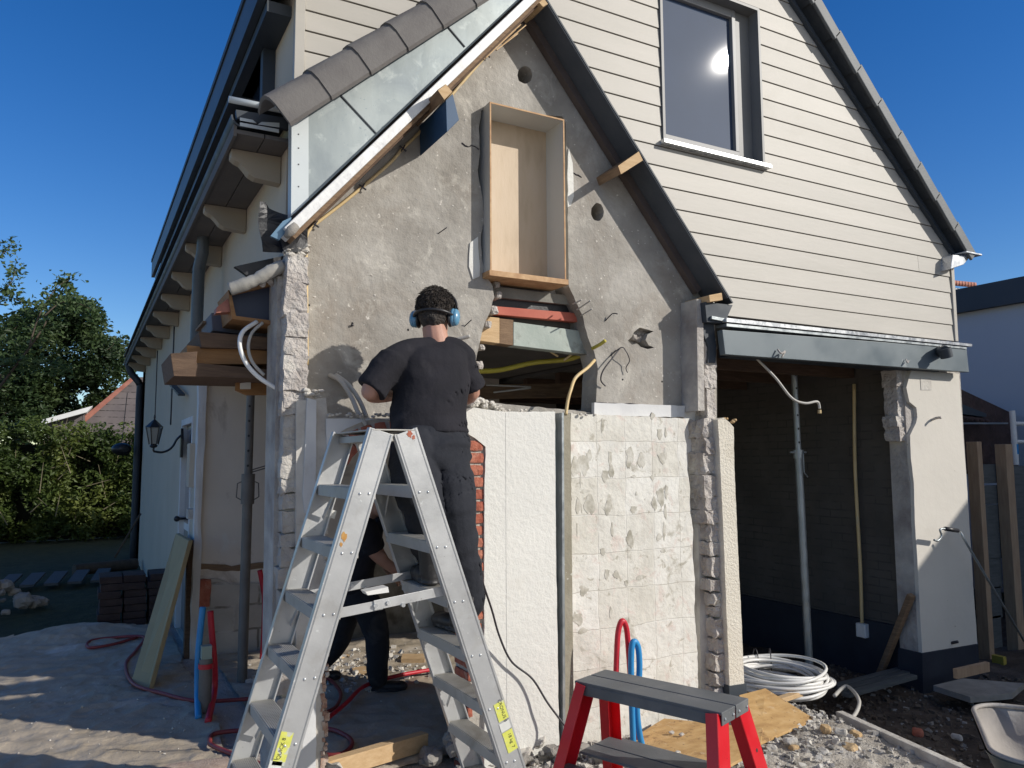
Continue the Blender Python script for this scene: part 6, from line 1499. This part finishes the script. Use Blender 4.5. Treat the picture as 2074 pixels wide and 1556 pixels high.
# boots
def boot(heel, d, par, name='boot'):
    d = d.normalized(); b = MB(); side = d.cross(Vector((0,0,1))).normalized(); R = Matrix((side, d, Vector((0,0,1)))).transposed()
    b.ell(heel+Vector((0,0,.035)), (.040,.048,.040), R); b.ell(heel+d*.09+Vector((0,0,.035)), (.044,.09,.034), R); b.ell(heel+d*.155+Vector((0,0,.032)), (.046,.055,.034), R)
    b.tube([heel+Vector((0,0,.04)), heel+Vector((0,0,.15))-d*.005], [.046,.056], 14)
    for t in [0,.03,.06,.09,.12,.15]: b.ell(heel+d*t+Vector((0,0,.008)), (.043,.05,.012), R)
    return organic(name, b, .006, M['boots'], par, 3)
boot(Vector((J(925,1290,3.20).x, 3.16, .857)), Vector((-.15,1,0)), pm)
bl2 = J(868,1172,3.18); boot(Vector((bl2.x, 3.16, 1.072)), Vector((.1,1,0)), pm)
# hair
hr = MB(); R_ = R
hr.ell(hc+hup*.038-hf*.010, (.079,.098,.088), R_, 22, 16); hr.ell(hc-hf*.045-hup*.010, (.072,.062,.080), R_, 18, 12)
r4 = random.Random(2)
organic('hair', hr, .0045, M['hair'], pm, 3, .010, 30, 1, 1)
st = MB(); 
for k in range(1500):
    a = r4.uniform(0, 2*pi); e = math.asin(r4.uniform(-.25, 1)); n_ = Vector((cos(a)*cos(e), sin(a)*cos(e), sin(e))); q = Vector((n_.x*.083, n_.y*.102-.010, n_.z*.094+.040))
    if q.y > .05 and q.z < .06: continue
    tdir = Vector((r4.gauss(0,.5), r4.gauss(-.4,.5), r4.gauss(-.6,.4))); tdir = (tdir - n_*tdir.dot(n_)).normalized(); L_ = r4.uniform(.022,.045)
    p0 = hc + R_ @ q; p1 = hc + R_ @ (q + tdir*L_*.5 + n_*.006); p2_ = hc + R_ @ (q + tdir*L_ + n_*r4.uniform(.000,.014))
    st.tube([p0, p1, p2_], [.0026,.0022,.0010], 4)
st.build('hair_strands', M['hair'], pm)['kind'] = 'stuff'
# ear defenders
ed = bpy.data.objects.new('ear_defenders', None); col.objects.link(ed); ed.location = hc; attach(ed, pm)
for sg in (-1, 1):
    c = hc + sd_*sg*.094 - hup*.018 - hf*.012; mb = MB(); mb.ell(c, (.020,.036,.046), R_, 18, 12); mb.ell(c+sd_*sg*.012, (.022,.033,.044), R_, 18, 12); mb.build('ear_cup', M['muffblue'], ed, smooth=True)
    mb = MB(); mb.ell(c-sd_*sg*.014, (.014,.039,.049), R_, 18, 12); mb.build('cushion', M['blackplastic'], ed, smooth=True)
mb = MB(); mb.tube([hc + sd_*.106*cos(a) + hup*(.030+.108*sin(a)) + hf*.005 for a in [pi*j/20 for j in range(21)]], .007, 8)
mb.tube([hc + sd_*sg*.110+hup*(.0) for sg in (1,)] + [hc + sd_*.106 + hup*.035], .005, 6)
mb.tube([hc + sd_*.100*cos(a) - hf*(.012+.104*sin(a)) - hup*(.018) for a in [pi*j/20 for j in range(21)]], .0075, 8); mb.build('headband', M['blackplastic'], ed, smooth=True)
# demolition hammer held out of sight against the wall
dh = thing('demolition_hammer', 'dark power chisel held against the wall by the man on the ladder', 'power tool', tuple(wrL.lerp(wrR,.5)))
mid = (wrL+Vector((.07,.03,0))).lerp(wrR+Vector((-.07,.03,0)),.5)
mb = MB(); mb.tube([mid+Vector((.02,-.03,.06)), mid+Vector((-.0,.02,-.02)), mid+Vector((-.01,.05,-.09))], [.035,.034,.022], 12); mb.build('housing', M['blackplastic'], dh, smooth=True)
mb = MB(); mb.tube([mid+Vector((-.01,.05,-.09)), mid+Vector((-.02,.07,-.18))], .007, 8); mb.build('chisel', M['steelprop'], dh)

# --- man bending inside the arch ---
p2 = thing('person', 'man in dark clothes leaning over behind the ladder inside the arch, green ear defenders', 'person', (1.9, 5.4, 0))
YP = 5.40
def K(x, y, Y=YP): return PY(x, y, Y)
h2c = K(776, 1010, 5.30); h2f = Vector((.75,-.05,-.60)).normalized()
b2_ = MB(); R2, sd2, up2 = head(b2_, h2c, h2f)
shl, shr = K(742,1070,5.22), K(735,1060,5.56)
b2_.tube([h2c-h2f*.04-up2*.03, K(748,1058,5.40)], [.056,.062], 12)
ell, wrl = K(757,1118,5.20), K(808,1160,5.20)
cap(b2_, [shl, ell, wrl], [.055,.046,.031]); b2_.ell(ell.lerp(wrl,.25), .047)
elr, wrr = K(768,1120,5.55), K(800,1172,5.45)
cap(b2_, [shr, elr, wrr], [.052,.043,.030])
hand(b2_, wrl, Vector((.6,0,-.45)), Vector((.4,0,.6)), 1.0, .45, 1); hand(b2_, wrr, Vector((.6,0,-.4)), Vector((.4,0,.6)), 1.0, .5, -1)
hp = K(715,1195)
b2_.loft([(K(742,1062), Vector((.03,-.15,0)), Vector((.09,0,.05))), (K(728,1120), Vector((.02,-.16,0)), Vector((.11,0,.04))), (hp, Vector((.0,-.15,0)), Vector((.12,0,.03)))], 18)
cap(b2_, [K(735,1210,5.32), K(762,1290,5.28), K(768,1380,5.32)], [.08,.055,.038]); cap(b2_, [K(705,1215,5.46), K(690,1295,5.6), K(640,1345,5.75)], [.08,.055,.038])
organic('body', b2_, .006, M['skin'], p2, 2)
s = MB()
s.loft([(K(752,1044), Vector((.02,-.06,0)), Vector((.055,0,.03))), (K(744,1056), Vector((.02,-.15,0)), Vector((.09,0,.04))), (K(736,1080), Vector((.02,-.20,0)), Vector((.125,0,.04))), (K(726,1120), Vector((.01,-.195,0)), Vector((.135,0,.03))), (K(716,1165), Vector((.0,-.18,0)), Vector((.13,0,.02))), (K(713,1195), Vector((.0,-.18,0)), Vector((.135,0,.02)))], 24)
for sh, el in ((shl, ell), (shr, elr)): cap(s, [sh, sh.lerp(el,.45), sh.lerp(el,.72)], [.078,.074,.072], 14)
organic('tshirt', s, .007, M['shirt'], p2, 5, .010, 7, 1.6, 13)
s = MB()
s.loft([(K(714,1185), Vector((0,-.175,0)), Vector((.125,0,.02))), (K(716,1215), Vector((0,-.19,0)), Vector((.14,0,0))), (K(720,1240), Vector((0,-.17,0)), Vector((.13,0,0)))], 24)
cap(s, [K(735,1215,5.30), K(755,1255,5.28), K(765,1300,5.27), K(764,1345,5.30), K(766,1372,5.33)], [.105,.096,.082,.074,.070], 16)
cap(s, [K(702,1215,5.46), K(695,1260,5.55), K(680,1305,5.65), K(655,1335,5.75), K(638,1352,5.8)], [.105,.098,.084,.074,.070], 16)
organic('work_trousers', s, .007, M['trousers'], p2, 5, .010, 8, 1.4, 17)
hb = K(764,1388,5.34); boot(Vector((hb.x, 5.34, .012)), Vector((.95,-.35,0)), p2); hb = K(632,1372,5.8); boot(Vector((hb.x, 5.8, .012)), Vector((.9,-.1,0)), p2)
hr = MB(); hr.ell(h2c+up2*.038-h2f*.012, (.080,.100,.090), R2, 20, 14); hr.ell(h2c-h2f*.05, (.070,.055,.075), R2, 16, 12); organic('hair', hr, .006, M['hair'], p2, 1, .004, 40, 1, 3)
ed = bpy.data.objects.new('ear_defenders', None); col.objects.link(ed); ed.location = h2c; attach(ed, p2)
for sg in (-1, 1):
    c = h2c + sd2*sg*.092 - up2*.015; mb = MB(); mb.ell(c, (.026,.035,.045), R2, 16, 10); mb.build('ear_cup', M['muffgreen'], ed, smooth=True)
mb = MB(); mb.tube([h2c + sd2*.102*cos(a) + up2*(.03+.105*sin(a)) for a in [pi*j/16 for j in range(17)]], .008, 8); mb.build('headband', M['blackplastic'], ed, smooth=True)
bpy.context.view_layer.update()
